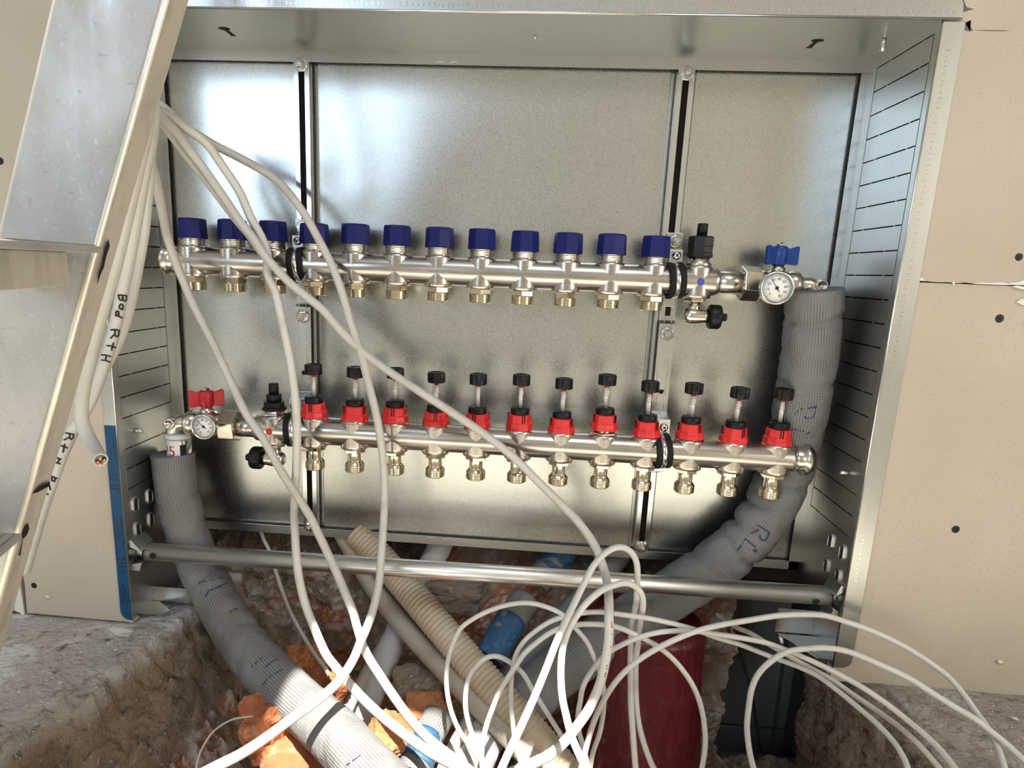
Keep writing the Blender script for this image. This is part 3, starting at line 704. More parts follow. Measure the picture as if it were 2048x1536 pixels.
lathe_part('indicator_rod', white_p, fm, [(2.7, 46.5), (2.7, 73), (2, 74)], 14)
lathe_part('indicator_tip', red_p, fm, [(2.8, 73.4), (2.8, 78), (2, 78.4)], 14)
mb = MB()
for k in range(6):
    z = 51 + 4 * k
    for a in (PI * 1.5 - .95, PI * 1.5 + .95):
        u = Vector((math.cos(a), math.sin(a), 0)); w = Vector((-u.y, u.x, 0))
        mb.add([c + u * 5.8 + w * s + Z * (z + h) for s in (-.9, .9) for h in (0, .5)], [(0, 1, 3, 2)])
tag(mb.build('scale_marks', ink, fm), kind='stuff')
lathe_part('adjusting_knob', black_p, fm, [(8, 76.5), (10.6, 77), (11, 78), (11.1, 89), (10.3, 90.4), (7, 90.6), (6.5, 89.8), (1, 89.8)], 48, rfun=lambda t: 1 + .05 * math.tanh(3 * math.cos(10 * t)))
tnf = [.0, 1.15, 0, .1, -.25, 0.35, .9, .95, .75, .6, .45, -.1]
run_copies(fm, 12, 55, tnf, [0, -.8, .5, -2.2, -1.4, .6, -1.6, 6.4, .8, 1.2, -1.2, .2])
for o in [o for o in kids(sup) if o.name.startswith('flow_meter')]:
    o.rotation_euler = (random.uniform(-.01, .02), random.uniform(-.012, .012), o.rotation_euler.z)
mb = MB(); e = lx + 55 * 11 + 24
mb.lathe((e - 3, ly, lz0), X, [(12, 0), (16.5, 2), (17, 4), (17, 11), (20.2, 12.5), (20.8, 16), (20, 19), (17, 20), (16, 24), (10, 24.5), (1, 24.5)], 36); mb.build('end_plug', nickel2, sup)
# --- vents, drains and coloured dots on both manifolds
def vent(t, c, tall):
    if tall:
        mb = MB(); mb.lathe(c, Z, [(14, 18), (15.5, 19), (15.5, 23), (14, 24), (13.4, 30), (10, 31)], 30); mb.build('vent_base', nickel2, t)
        mb = MB(); mb.lathe(c, Z, [(12, 29.5), (15.6, 30), (16.0, 31), (16.2, 35), (15.4, 36), (15.4, 43), (15.9, 44), (15.8, 54), (15, 55.5), (7, 56)], 8, smooth=False); v = mb.build('air_vent', black_p, t, bevel=.5)
        tag(v, 'black plastic air bleed valve'); MB().lathe(c, Z, [(6.4, 55), (6.4, 70), (5.8, 71), (1, 71)], 24).build('vent_screw', black_p, v)
    else:
        mb = MB(); mb.lathe(c, Z, [(13, 17), (15.6, 18), (15.8, 21.5), (14.6, 22.5), (13.8, 26), (10, 26.5)], 6, smooth=False); mb.build('vent_base', nickel2, t, bevel=.5)
        mb = MB(); mb.lathe(c, Z, [(12, 25.6), (15.6, 26), (15.9, 28.5), (15, 30)], 30)
        mb.lathe(c, Z, [(13.4, 30), (13.6, 30.5), (13.2, 36.6), (12, 37.2)], 10, smooth=False); mb.lathe(c, Z, [(9.8, 37), (9.8, 46.5), (9, 47.4), (6.4, 47.6)], 24)
        v = mb.build('air_vent', black_p, t); tag(v, 'black plastic stepped air bleed valve'); MB().lathe(c, Z, [(6.5, 47), (6.5, 61), (5.6, 62), (1, 62)], 24).build('vent_screw', black_p, v)
def drain(t, c, s):
    mb = MB(); mb.lathe(c, -Z, [(10, 19.5), (13.6, 20), (13.8, 24.5), (12.4, 25.2), (9, 25.4)], 6, smooth=False); mb.build('drain_nut', nickel2, t, bevel=.4)
    b = c + Z * -43.5; mb = MB(); mb.lathe(c, -Z, [(7, 25), (7, 43)], 24)
    mb.lathe(b - X * s * 13, X * s, [(1, 0), (6, .8), (9.2, 3.6), (10.6, 8), (10.8, 14), (10, 20), (9.2, 25), (9, 33), (5, 33.2)], 28); d = mb.build('drain_valve', nickel2, t)
    MB().lathe(b + X * s * 19, X * s, [(12, 0), (14.4, .6), (15.2, 2), (15.2, 12), (14.2, 14), (6, 14.2)], 72, rfun=lambda q: 1 + .022 * math.cos(36 * q)).build('drain_cap', black_p, d)
    MB().lathe(b + X * s * 32, X * s, [(4.9, 0), (4.9, 8.6), (4.2, 9.4), (.5, 9.4)], 12).build('drain_spindle', black_p, d)
cv = Vector((ux + 55 * 12, uy, uz)); vent(ret, cv, True); drain(ret, cv, 1)
MB().lathe((cv.x, uy - R0 + .25, uz), -Y, [(4.4, 0), (4.4, .35), (.2, .35)], 24).build('blue_dot', mat('blue_dot_paint', (.05, .10, .55), .5), ret)
cl = Vector((lx - 55, ly, lz0)); vent(sup, cl, False); drain(sup, cl, -1)
MB().lathe((cl.x, ly - R0 + .25, lz0), -Y, [(4.4, 0), (4.4, .35), (.2, .35)], 24).build('red_dot', mat('red_dot_paint', (.72, .05, .04), .5), sup)
# --- shut-off valves with thermometers
def valve(name, label, s, xs, ya, za, blue, dialpx, dial_r, dial_y, needle, turn):
    c = Vector((xs, ya, za)); t = thing(name, c, label, 'valve')
    mb = MB(); mb.lathe(c - X * s * 34, X * s, [(12.5, 0), (14.2, .5), (14.2, 36)], 32); mb.build('connecting_tube', steel, t)
    mb = MB(); mb.lathe(c - X * s * 3, X * s, [(16, 0), (21.2, .4), (22.2, 1.6), (22.2, 21), (21.4, 22.4), (16, 22.6)], 6, smooth=False, phase=.35); mb.build('union_nut', nickel2, t, bevel=.7)
    mb = MB(); mb.lathe(c, X * s, [(15, 18), (17.2, 19), (17.4, 24), (16.6, 27), (18.4, 31), (19.6, 38), (19.6, 44), (18.2, 50), (16.2, 54), (17.6, 55), (17.6, 66), (16.4, 67.5), (12, 68)], 36)
    b = c + X * s * 41
    mb.lathe(b, Z, [(9, 15), (9, 21), (7, 22), (6.6, 27), (4, 28), (4, 50)], 20)
    q = P(dialpx[0], dialpx[1], dial_y); mb.cyl((b.x, ya, za), (q.x, dial_y + 5, q.z), 9, 20)
    mb.build('valve_body', nickel2, t)
    h = blue_h if blue else red_h
    mb = MB(); mb.lathe(b + Z * 24, Z, [(7, 0), (8.6, .8), (9.6, 10), (9.2, 21), (7.5, 23.4), (4, 24)], 20)
    for k, ang in enumerate(((2.4, -.55) if blue else (3.62, .62))):
        u = Vector((math.cos(ang), -abs(math.sin(ang)) * .6 if k == 0 else math.sin(ang) * .4, 0)).normalized() if blue else Vector((math.cos(ang), math.sin(ang), 0))
        w = Vector((-u.y, u.x, 0)); pts = [(6, 26), (20, 24), (22, 26), (22, 46), (20, 48), (12, 45), (6, 46)]
        vs = [b + u * a + Z * z_ + w * e for e in (-2.8, 2.8) for a, z_ in pts]; n = len(pts)
        mb.add(vs, [tuple(range(n))[::-1], tuple(range(n, 2 * n))] + [(i, (i + 1) % n, (i + 1) % n + n, i + n) for i in range(n)])
    hd = mb.build('butterfly_handle', h, t, bevel=.8)
    MB().lathe(b + Z * 47, Z, [(5, 0), (5, 3), (3.4, 4.4), (.5, 4.6)], 6, smooth=False).build('handle_nut', zinc, hd)
    d = Vector((q.x, dial_y, q.z)); r = dial_r; mb = MB()
    mb.lathe(d + Y * 7, -Y, [(r * .8, 0), (r * .97, 1.5), (r, 4), (r, 9.6), (r * .97, 10.6), (r * .90, 10.6), (r * .885, 8.2), (r * .88, 8)], 48, cap=False)
    th = mb.build('thermometer', zinc, t)
    MB().lathe(d - Y * .6, -Y, [(r * .89, 0), (r * .89, .5), (.1, .5)], 40, cap=False).build('dial_face', dial_m, th)
    mb = MB()
    for i in range(9):
        a = math.radians(226 + turn - 36 * i); u = Vector((math.cos(a), 0, math.sin(a)))
        w = Vector((-u.z, 0, u.x)); p0 = d - Y * 1.25
        mb.add([p0 + u * ra + w * wa for ra in (r * .66, r * .76) for wa in (-.22, .22)], [(0, 1, 3, 2)])
        if i < 8:
            for j in range(1, 5):
                a2 = a - math.radians(7.2 * j); u2 = Vector((math.cos(a2), 0, math.sin(a2))); w2 = Vector((-u2.z, 0, u2.x))
                mb.add([p0 + u2 * ra + w2 * wa for ra in (r * .70, r * .75) for wa in (-.12, .12)], [(0, 1, 3, 2)])
        pos = p0 + u * (r * .53)
        tmb = text_mb(str(10 * i), r * .23, T_(Vector((pos.x, d.y - 1.2, pos.z))) @ RY(-math.radians(turn) * .9), .05, 'CENTER')
        mb.add(tmb.v, tmb.f)
    mb.build('dial_numerals', ink, th)
    a = math.radians(needle); u = Vector((math.cos(a), 0, math.sin(a))); w = Vector((-u.z, 0, u.x)); mb = MB(); p0 = d - Y * 1.9
    mb.add([p0 - u * r * .28 - w * .5, p0 - u * r * .28 + w * .5, p0 + u * r * .78 + w * .15, p0 + u * r * .78 - w * .15], [(0, 1, 2, 3)])
    mb.lathe(d - Y * 1.0, -Y, [(r * .10, 0), (r * .10, 1.4), (.1, 1.5)], 16, cap=False); mb.build('needle', ink, th)
    return t, c + X * s * 66
vr, endr = valve('shut_off_valve', 'ball valve with blue butterfly handle and round thermometer at right end of upper manifold', 1, P(1484, 570, uy).x, uy, uz, True, (1553, 576), 19.6, 42, 126, 0)
vl, endl = valve('shut_off_valve', 'ball valve with red butterfly handle and round thermometer at left end of lower manifold', -1, P(474, 850, ly).x, ly, lz0, False, (408, 853), 16.6, 26, 141, 17)
# elbows into the insulated pipes
def elbow(t, c, s, tx, r, boss, zdrop, y1):
    mb = MB(); k = 14
    pts = [c + X * s * 0, c + X * s * 2]; x1 = tx
    for i in range(9):
        a = PI / 2 * i / 8; pts.append(Vector((x1 - s * k * (1 - math.sin(a)), c.y + (y1 - c.y) * i / 8, c.z - k * (1 - math.cos(a)))))
    pts.append(Vector((x1, y1, c.z - zdrop)))
    mb.tube(pts, r, 24); mb.lathe(c, X * s, [(r, -2), (r + 3.4, -1.5), (r + 3.4, 3), (r, 4)], 24)
    q = Vector((x1, y1 - r + 2, c.z)); mb.lathe(Vector((x1, c.y, c.z + 1)), -Y, [(8, 0), (8, r + 2), (7, r + 3), (5.2, r + 3.2), (5, r + 2), (.5, r + 2)], 20)
    mb.build('elbow', nickel2, t)
elbow(vr, endr, 1, P(1634, 572, uy).x, 11.5, None, 40, uy - 6)
elbow(vl, endl, -1, P(350, 845, ly).x, 12.5, None, 20, ly)
pl = P(357, 872, ly)
mb = MB(); mb.lathe((pl.x, ly, pl.z + 6), -Z, [(13, 0), (17.2, 1), (18, 3), (18, 6.5), (16.5, 8), (15, 8)], 32); mb.build('press_collar', pvc, vl)
mb = MB(); mb.lathe((pl.x, ly, pl.z), -Z, [(15.6, 0), (15.6, 44)], 32); mb.build('pipe_stub', zinc, vl)
lab = MB(); n = 14
def stub_pt(a, z, r=15.8): return Vector((pl.x + r * math.sin(a), ly - r * math.cos(a), z))
lab.add([stub_pt(-1.15 + 1.75 * i / n, zz) for i in range(n + 1) for zz in (pl.z - 3, pl.z - 32)], [(2 * i, 2 * i + 1, 2 * i + 3, 2 * i + 2) for i in range(n)], smooth=True)
lo = lab.build('pipe_label', white_p, vl)
tmb = text_mb('25', 21, Matrix.Identity(4), .05)
mb = MB(); mb.add([stub_pt(-1.05 + v[0] / 15.9, pl.z - 18 + v[2], 15.95) for v in tmb.v], tmb.f); mb.build('lettering', redink, lo)
mb = MB(); n = 5
mb.add([stub_pt(.60 + .5 * i / n, zz, 15.75) for i in range(n + 1) for zz in (pl.z - 9, pl.z - 32)], [(2 * i, 2 * i + 1, 2 * i + 3, 2 * i + 2) for i in range(n)]); mb.build('dark_label_end', rubber, lo)

# --- brackets with rubber-lined clamps
def bracket(x, label, cu, cl_, lean):
    t = thing('manifold_bracket', (x, 112, 300), label, 'bracket', 'brackets clamping the two manifolds')
    z1, z0 = uz + 60, lz0 - 44
    prof = [(z1, 112), (uz - 52, 112), (uz - 56, 106), (lz0 + 44, 106), (lz0 + 37, 92), (lz0 - 30, 92), (lz0 - 36, 108), (z0, 112)]
    def strip(p, w0, w1, th, name, m, dx=0):
        mb = MB(); n = len(p)
        vs = [Vector((x + dx + lean * (z - 300) + w, y + e, z)) for w in (w0, w1) for e in (0, th) for z, y in p]
        fs = []
        for i in range(n - 1):
            fs += [(i, i + 1, i + 1 + 2 * n, i + 2 * n), (n + i, n + i + 1, 3 * n + i + 1, 3 * n + i), (i, i + 1, n + i + 1, n + i), (2 * n + i, 2 * n + i + 1, 3 * n + i + 1, 3 * n + i)]
        fs += [(0, n, 3 * n, 2 * n), (n - 1, 2 * n - 1, 4 * n - 1, 3 * n - 1)]
        mb.add(vs, fs); return mb.build(name, m, t, bevel=.5)
    pt = strip(prof, -10.5, 10.5, 2, 'bracket_strip', galv2)
    strip([(uz - 58, 105.6), (lz0 + 46, 105.6)], -7.6, -7.0, .6, 'pressed_rib', zinc); strip([(uz - 58, 105.6), (lz0 + 46, 105.6)], 4.6, 5.2, .6, 'pressed_rib', zinc)
    xm = lambda z: x + lean * (z - 300)
    for z in (uz + 49,): nut((xm(z), 111.5, z), -Y, 6, 9, t)
    zn = P(1332, 667, 104).z; nut((xm(zn), 105.5, zn), -Y, 6, 9, t); nut((xm(z0 + 8), 110, z0 + 8), -Y, 5.4, 8, t)
    zh = P(1320, 783, 104).z
    mb = MB(); mb.lathe((xm(zh), 105.9, zh), -Y, [(3.6, 0), (3.6, .25), (.1, .25)], 18, cap=False); mb.box(xm(uz - 36) - 3.4, xm(uz - 36) + 3.4, 111.3, 111.7, uz - 46, uz - 26); mb.build('slot_hole', darkhole, pt)
    mb = MB()
    for zz in (zn + 6, zh - 10):
        pts = [(5 * math.cos(a), (8 if math.sin(a) > 0 else -8) + 5 * math.sin(a)) for a in [2 * PI * k / 20 + .01 for k in range(20)]]
        mb.tube([Vector((xm(zz) + a, 105.7, zz + b)) for a, b in pts + pts[:1]], .45, 5)
    mb.build('pressed_slot', zinc, pt)
    tmb = text_mb('200', 9, T_(Vector((xm(270) + 3.4, 105.7, P(1325, 722, 104).z - 9))) @ RY(-PI / 2), .3); tmb.build('lettering', zinc, pt)
    for (cx, cy, cz, px) in ((cu, uy, uz, 1), (cl_, ly, lz0, 0)):
        c = Vector((cx, cy, cz)); ax = Vector((1, .10, .08)).normalized()
        for dx in (-6.6, 6.6):
            MB().lathe(c + ax * (dx - 3.6), ax, [(18.6, 0), (22.4, .3), (23, 1.6), (23, 5.6), (22.4, 6.9), (18.6, 7.2)], 40, cap=False).build('rubber_lining', rubber, t)
        MB().lathe(c - ax * 3.2, ax, [(19, 0), (22.6, 0), (22.6, 6.4), (19, 6.4)], 40, cap=False).build('clamp_band', zinc, t)
        xt = xm(cz + 34)
        mb = MB(); mb.box(min(cx, xt) - 8, max(cx, xt) + 8, cy + 2, cy + 4, cz + 20, cz + 42 if not px else cz + 38); mb.box(cx - 4, cx + 4, cy + 4, 112, cz + 21, cz + 24); mb.box(min(cx, xt) - 8, max(cx, xt) + 8, cy + 16, cy + 18, cz - 34, cz - 20); mb.build('clamp_ear', galv2, t, bevel=.6)
        q = Vector((xt, cy + 2, cz + 31)); mb = MB(); mb.lathe(q, -Y, [(5.6, 0), (5.6, 1.5), (4.4, 3.6), (2.4, 4.6), (.2, 4.8)], 20); sc = mb.build('clamp_screw', zinc, t)
        mb = MB()
        for a in (.6, .6 + PI / 2):
            d = Vector((math.cos(a), 0, math.sin(a))); n = Vector((-d.z, 0, d.x)); mb.add([q - Y * 5 + d * s * 2.6 + n * e * .6 + Y * yy for s in (-1, 1) for e in (-1, 1) for yy in (0, .9)], [(0, 1, 3, 2), (4, 6, 7, 5), (0, 4, 5, 1), (2, 3, 7, 6), (0, 2, 6, 4), (1, 5, 7, 3)])
        mb.build('cross_recess', darkhole, sc)
xr2 = lambda a, b: P(a, b, 106).x
bracket((xr2(1352, 473) + xr2(1305, 963)) / 2, 'galvanised stepped bracket with rubber lined clamps on the right rail', P(1354, 555, 75).x, P(1327, 905, 50).x, 0)
bracket((xr2(598, 455) + xr2(612, 742)) / 2, 'galvanised stepped bracket with rubber lined clamps on the left rail', P(587, 535, 75).x, P(580, 853, 50).x, 0)
# ------------------------------------------------------------------ insulated pipes and conduits
def resample(pts, step):
    out = [Vector(pts[0])]; acc = 0
    for a, b in zip(pts, pts[1:]):
        a, b = Vector(a), Vector(b); L = (b - a).length
        while acc + L >= step and L > 1e-9:
            t = (step - acc) / L; a = a + (b - a) * t; out.append(a.copy()); L = (b - a).length; acc = 0
        acc += L
    out.append(Vector(pts[-1])); return out
def sleeve(R, seed, creases=(), amp=.03):
    def rf(L, a):
        d = amp * noise.noise(Vector((L * .03, math.cos(a) * 1.3 + seed, math.sin(a) * 1.3))) + amp * .7 * noise.noise(Vector((L * .11, math.cos(a) * 2 + seed, math.sin(a) * 2)))
        for (l0, dep, w) in creases:
            q = (L - l0 - 5 * math.cos(a * 2 + l0)) / w
            if abs(q) < 3: d -= 1.55 * dep * math.exp(-abs(q) ** 1.3) * (.55 + .45 * math.cos(a + l0))
        return 1 + d
    return rf
PATHS = {}
def pipe(name, label, cat, s, R, m, step=4, seg=36, group=None, rf=None, key=None, ext=0):
    pts = survey(s)
    if ext: pts.append(pts[-1] + (pts[-1] - pts[-2]).normalized() * ext)
    pts = resample(smooth_path(pts, 10), step); PATHS[key or name] = (pts, R)
    mb = MB(); mb.tube(pts, R, seg, rf=rf)
    return tag(mb.build(name, m, fix=False), label, cat, group)
cr = [(38, .10, 4), (74, .05, 3), (120, .09, 4), (168, .05, 5), (214, .10, 4), (258, .12, 4), (300, .16, 4), (338, .17, 5), (372, .12, 4), (420, .08, 4)]
pr_ = pipe('insulated_pipe', 'thick grey fabric insulated pipe curving down from the blue-handled valve', 'pipe', '1628,579,82 1626,640 1618,720 1604,800,88 1589,880,99 1568,950,101 1534,1020,99 1484,1085 1410,1144,90 1330,1196 1262,1240,70 1190,1288 1120,1340,40 1060,1392,10', 33.5, knit, seg=56, rf=sleeve(33, 1, cr, .045), key='pr', ext=60)
cl_ = [(60, .05, 4), (105, .09, 4), (150, .05, 3), (190, .10, 4), (230, .07, 4), (268, .10, 4), (300, .10, 4), (345, .07, 4)]
pl_ = pipe('insulated_pipe', 'grey fabric insulated pipe running down from the red-handled valve into the rubble', 'pipe', '345,906,69 351,960 364,1030,66 388,1105,58 424,1180,36 470,1262,-8 524,1332,-52 590,1398,-95 660,1460,-135 735,1540,-185', 28, knit, seg=56, rf=sleeve(28, 5, cl_, .04), key='pl', ext=150)
def ribs(L, a):
    t = (L % 6.6) / 6.6
    return 1 + .035 * math.tanh(3 * math.sin(2 * PI * t))
pipe('corrugated_conduit', 'beige corrugated conduit crossing the hole diagonally', 'pipe', '712,1066,140 745,1098,128 800,1160,100 868,1240,55 932,1315,18 1000,1393,-18 1060,1460,-46 1122,1535,-68', 20.6, conduit_m, step=1.1, seg=32, rf=ribs, ext=220)
pipe('smooth_pipe', 'smooth beige grey pipe lying left of the corrugated conduit', 'pipe', '676,1050,148 702,1095,138 745,1170,112 802,1245,75 868,1318,35 935,1388,-8 1000,1452,-42 1070,1525,-76', 14, conduit_s, step=6, seg=28, ext=200)
pipe('insulated_pipe', 'pale grey insulated pipe coming down behind the smooth pipe into the sunlight', 'pipe', '885,1080,166 840,1175,128 790,1275,84 748,1372,28 708,1470,-28 684,1545,-66', 19, knit_w, rf=sleeve(19, 8, [(150, .08, 4), (210, .07, 3)], .03), ext=60)
pipe('thin_pipe', 'thin cream pipe in the sun beside the pale insulated pipe', 'pipe', '766,1290,115 746,1322,62 722,1366,14 696,1415,-24 668,1488,-66', 8.5, conduit_s, seg=20, ext=50)
pipe('insulated_pipe', 'grey insulated pipe in the dark behind the white cable loops', 'pipe', '1250,1096,168 1192,1168,132 1130,1232,98 1066,1298,70 1000,1365,40', 17.5, knit, rf=sleeve(17, 11, [(70, .1, 4), (120, .08, 4)], .04))
pipe('insulated_pipe', 'short pale insulated pipe in the sun under the thin cable loops', 'pipe', '1042,1362,44 992,1436,-6 940,1545,-78', 24, knit_w, rf=sleeve(24, 14, (), .03), ext=60)
pipe('thin_pipe', 'thin grey pipe crossing the short pale insulated pipe at the bottom', 'pipe', '1006,1340,50 954,1414,-2 905,1498,-62 878,1560,-96', 8.2, conduit_s, seg=20, ext=40)
# tape-wrapped pipe ends
def taped(name, label, s, R, a, b, key):
    o = pipe(name, label, 'pipe', s, R, knit, rf=sleeve(R, len(key), (), .05), key=key)
    pts, _ = PATHS[key]; mb = MB(); mb.tube(pts[int(a * len(pts)):int(b * len(pts)) + 1], R * 1.03, 28, rf=sleeve(R, len(key), (), .06)); o['_o'] = [0, 0, 0]
    mb.build('blue_tape', bluetape, o, fix=False)
taped('taped_pipe', 'grey pipe end wrapped in blue cloth tape beside the corrugated conduit', '1052,1196,96 1012,1258,58 978,1318,26', 21, .35, .97, 'tp1')
taped('taped_pipe', 'grey pipe end with blue cloth tape in the dark above the zinc tube', '1140,1085,176 1108,1120,160 1072,1166,140', 21, .1, .62, 'tp22')
taped('taped_pipe', 'sunlit white and blue taped pipe end beside the orange brick', '878,1432,-30 852,1482,-62 822,1556,-106', 20, .36, .8, 'tp333')
# big red wrapped pipe
def film_rf(L, a):
    c, s = math.cos(a), math.sin(a)
    d = .018 * noise.noise(Vector((c * 2, s * 2, L * .012))) + .012 * noise.noise(Vector((c * 7, s * 7, L * .02))) + .009 * abs(noise.noise(Vector((c * 17, s * 17, L * .035)))) + .005 * noise.noise(Vector((c * 30, s * 30, L * .12)))
    for l0 in (34, 82, 118, 166, 214):
        q = (L - l0 - 9 * noise.noise(Vector((c * 2 + l0, s * 2, 0)))) / 2.6
        if abs(q) < 3: d -= .014 * math.exp(-q * q)
    return 1 + d
ps = [P(1290, 1226, 98), P(1286, 1256, 96), P(1281, 1320, 88), P(1278, 1420, 72), P(1272, 1520, 52), P(1268, 1640, 25)]
pts = resample(smooth_path(ps, 12), 5); n = len(pts)
mb = MB(); mb.tube(pts, [84 * (1 - .10 * math.exp(-i / .6)) for i in range(n)], 180, rf=film_rf)
tag(mb.build('red_wrapped_pipe', film, fix=False), 'thick pipe wrapped in wrinkled dark red film', 'pipe')

# ------------------------------------------------------------------ cables
def cable(key, label, s, r, m, seg=14, group=None, ext0=0, ext1=60, sag=0):
    pts = survey(s)
    if ext0 >= 200: pts.insert(0, pts[0] + Vector((-25, 50, 200)))
    elif ext0: pts.insert(0, pts[0] + (pts[0] - pts[1]).normalized() * ext0)
    if ext1:
        d = (pts[-1] - pts[-2]).normalized(); pts.append(pts[-1] + d * ext1)
        for k in range(4 if ext1 >= 40 else 0):                      # beyond the picture the cable sags on down, or lies on along the floor
            d = (d + Vector((0, 0, -.45))).normalized(); q = pts[-1] + d * 55
            on = q.x > xr(q.y) - 20 or q.y < -285 or q.x < xl(q.y)
            if on and q.z < -79 + r: q.z = -79 + r; d.z = 0
            pts.append(q)
    pts = smooth_path(pts, 6); PATHS[key] = (pts, r)
    mb = MB(); mb.tube(pts, r, seg); return tag(mb.build('cable', m, fix=False), label, 'cable', group)
C_ = cable
C_('c1', 'light cable hanging in the widest right-hand bow across both manifolds', '300,150,-120 306,196,-90 330,218,-20 352,240,20 374,257,40 396,270,52 429,290,62 464,308,70 504,329,70 548,356,64 580,389,58 613,435,54 638,480,54 663,529,54 682,579,54 700,640,50 722,709,44 737,768,34 752,827,25 762,885,22 768,944,20 769,1000,14 766,1066,0 762,1116,-12 758,1166,-28 747,1216,-50 736,1249,-66 721,1284,-84 708,1316,-100 689,1347,-125 666,1374,-150 629,1405,-172 580,1440,-190 530,1477,-208 480,1509,-224 430,1534,-238', 5.1, cable_m, ext0=200)
C_('c2', 'whiter cable running between the second and third blue caps down to the sunlit rubble', '296,160,-130 303,200,-95 319,219,-40 342,235,-5 365,252,12 412,286,32 445,332,44 478,382,52 502,436,54 523,474,54 535,508,52 535,546,50 549,579,48 561,629,45 572,680,42 581,726,38 590,792,26 594,859,18 593,925,18 590,985,16 588,1030,12 590,1066,2 593,1116,-14 600,1166,-24 613,1216,-34 626,1249,-42 639,1281,-52 653,1310,-64 673,1336,-80 696,1364,-98 726,1397,-116 762,1431,-132 812,1471,-150 858,1503,-164 900,1526,-176', 5.2, cable_w, ext0=200, ext1=70)
C_('c3', 'long grey white cable slanting from the ladder down to the corrugated conduit', '292,190,-130 302,214,-95 320,232,-40 354,266,0 379,300,20 404,333,30 429,368,36 452,401,40 480,443,42 505,474,42 526,506,40 550,535,40 580,566,40 613,593,42 646,620,44 680,660,44 726,704,46 780,744,40 846,787,28 912,830,24 979,876,22 1032,919,20 1078,965,18 1122,1008,14 1155,1042,8 1185,1083,0 1200,1113,-8 1211,1150,-22 1217,1190,-55 1218,1233,-84 1217,1282,-94 1209,1331,-104 1201,1364,-112 1188,1397,-120 1175,1423,-128 1156,1450,-138 1133,1479,-152 1100,1509,-172 1040,1538,-200', 5.2, cable_m, ext0=200)
C_('c3b', 'brownish stained cable close under the long slanting cable near the ladder', '288,196,-112 300,220,-80 318,239,-25 346,276,10 371,310,32 396,341,42 421,373,50 446,406,54 470,438,54 497,470,53 524,508,52 550,537,52 580,568,52 613,595,54 646,622,56 680,662,56 726,706,58 780,746,55 846,789,40 912,832,36 979,877,34 1032,920,32 1078,966,30 1122,1010,26 1155,1046,30 1185,1090,50 1200,1130,80', 4.4, cable_d, ext0=200)
C_('c4', 'light cable falling past the left end of the upper manifold and crossing the red handle', '294,200,-140 296,260,-110 300,319,-70 312,365,-35 325,425,0 334,471,25 349,518,40 368,566,44 386,608,44 415,665,42 455,749,36 491,825,22 525,875,14 558,935,6 598,998,-2 620,1033,-8 638,1070,-14 656,1108,-22 673,1145,-34 689,1183,-46 706,1224,-58 713,1250,-64 726,1292,-72 739,1318,-80 762,1354,-92 785,1389,-104 812,1427,-116 835,1455,-126 860,1480,-136 895,1508,-150 935,1538,-168', 5.1, cable_m, ext0=200)
C_('c5', 'thin pale cable emerging from behind the back panel and the zinc tube', '514,1040,160 522,1062,150 528,1080,142 537,1098,136 551,1141,120 563,1179,104 578,1219,84 596,1254,64 617,1290,40 629,1309,26 646,1331,8 664,1356,-10 684,1376,-14 704,1388,20 722,1396,80', 2.9, cable_w, ext1=30)
C_('d1', 'thin cable making the left outermost loop over the corrugated conduit', '1180,1540,-92 1186,1505,-88 1199,1467,-82 1206,1430,-74 1208,1385,-70 1201,1348,-66 1190,1319,-62 1175,1286,-58 1158,1264,-56 1140,1245,-54 1125,1229,-52 1099,1216,-50 1066,1207,-48 1041,1206,-46 999,1214,-46 958,1231,-50 924,1254,-56 913,1271,-60 903,1296,-64 897,1316,-66 893,1347,-70 894,1381,-76 900,1414,-84 909,1441,-92 920,1464,-99 938,1490,-108 956,1514,-116 985,1545,-128', 2.9, cable_m, ext0=50, ext1=40)
C_('d2', 'thin cable arching from the corrugated conduit to the floor at lower right, upper of two', '1050,1562,-108 1040,1520,-98 1030,1480,-88 1025,1440,-80 1022,1397,-72 1023,1356,-66 1028,1324,-62 1036,1301,-60 1048,1283,-58 1066,1266,-56 1099,1244,-54 1130,1233,-52 1166,1226,-50 1200,1224,-50 1249,1230,-52 1299,1237,-52 1349,1248,-47 1392,1260,-40 1433,1275,-36 1483,1290,-36 1516,1303,-37 1549,1316,-38 1591,1331,-42 1632,1350,-48 1670,1377,-60 1709,1409,-78 1753,1447,-102 1786,1482,-122 1808,1517,-140 1818,1545,-152', 3.0, cable_m, ext0=40)
C_('d3', 'thin cable looping round over the red wrapped pipe', '1398,1560,-80 1405,1530,-76 1410,1497,-72 1410,1464,-70 1404,1422,-68 1392,1384,-66 1374,1352,-62 1349,1321,-58 1324,1299,-56 1297,1282,-56 1266,1267,-60 1233,1254,-60 1200,1249,-58 1158,1249,-58 1125,1255,-60 1100,1266,-62 1076,1283,-64 1049,1307,-68 1032,1331,-72 1017,1353,-76 999,1383,-82 986,1414,-90 974,1447,-98 966,1480,-108 963,1513,-118 966,1545,-128', 3.1, cable_m, ext0=60)
C_('d4', 'small tight loop of thin cable on top of the corrugated conduit', '1088,1416,-66 1066,1381,-62 1046,1347,-60 1021,1325,-58 996,1313,-56 974,1315,-58 954,1331,-62 939,1352,-66 932,1381,-74 931,1414,-84 936,1442,-92 943,1466,-100 952,1494,-110 968,1525,-122', 3.0, cable_m, ext0=50, ext1=40)
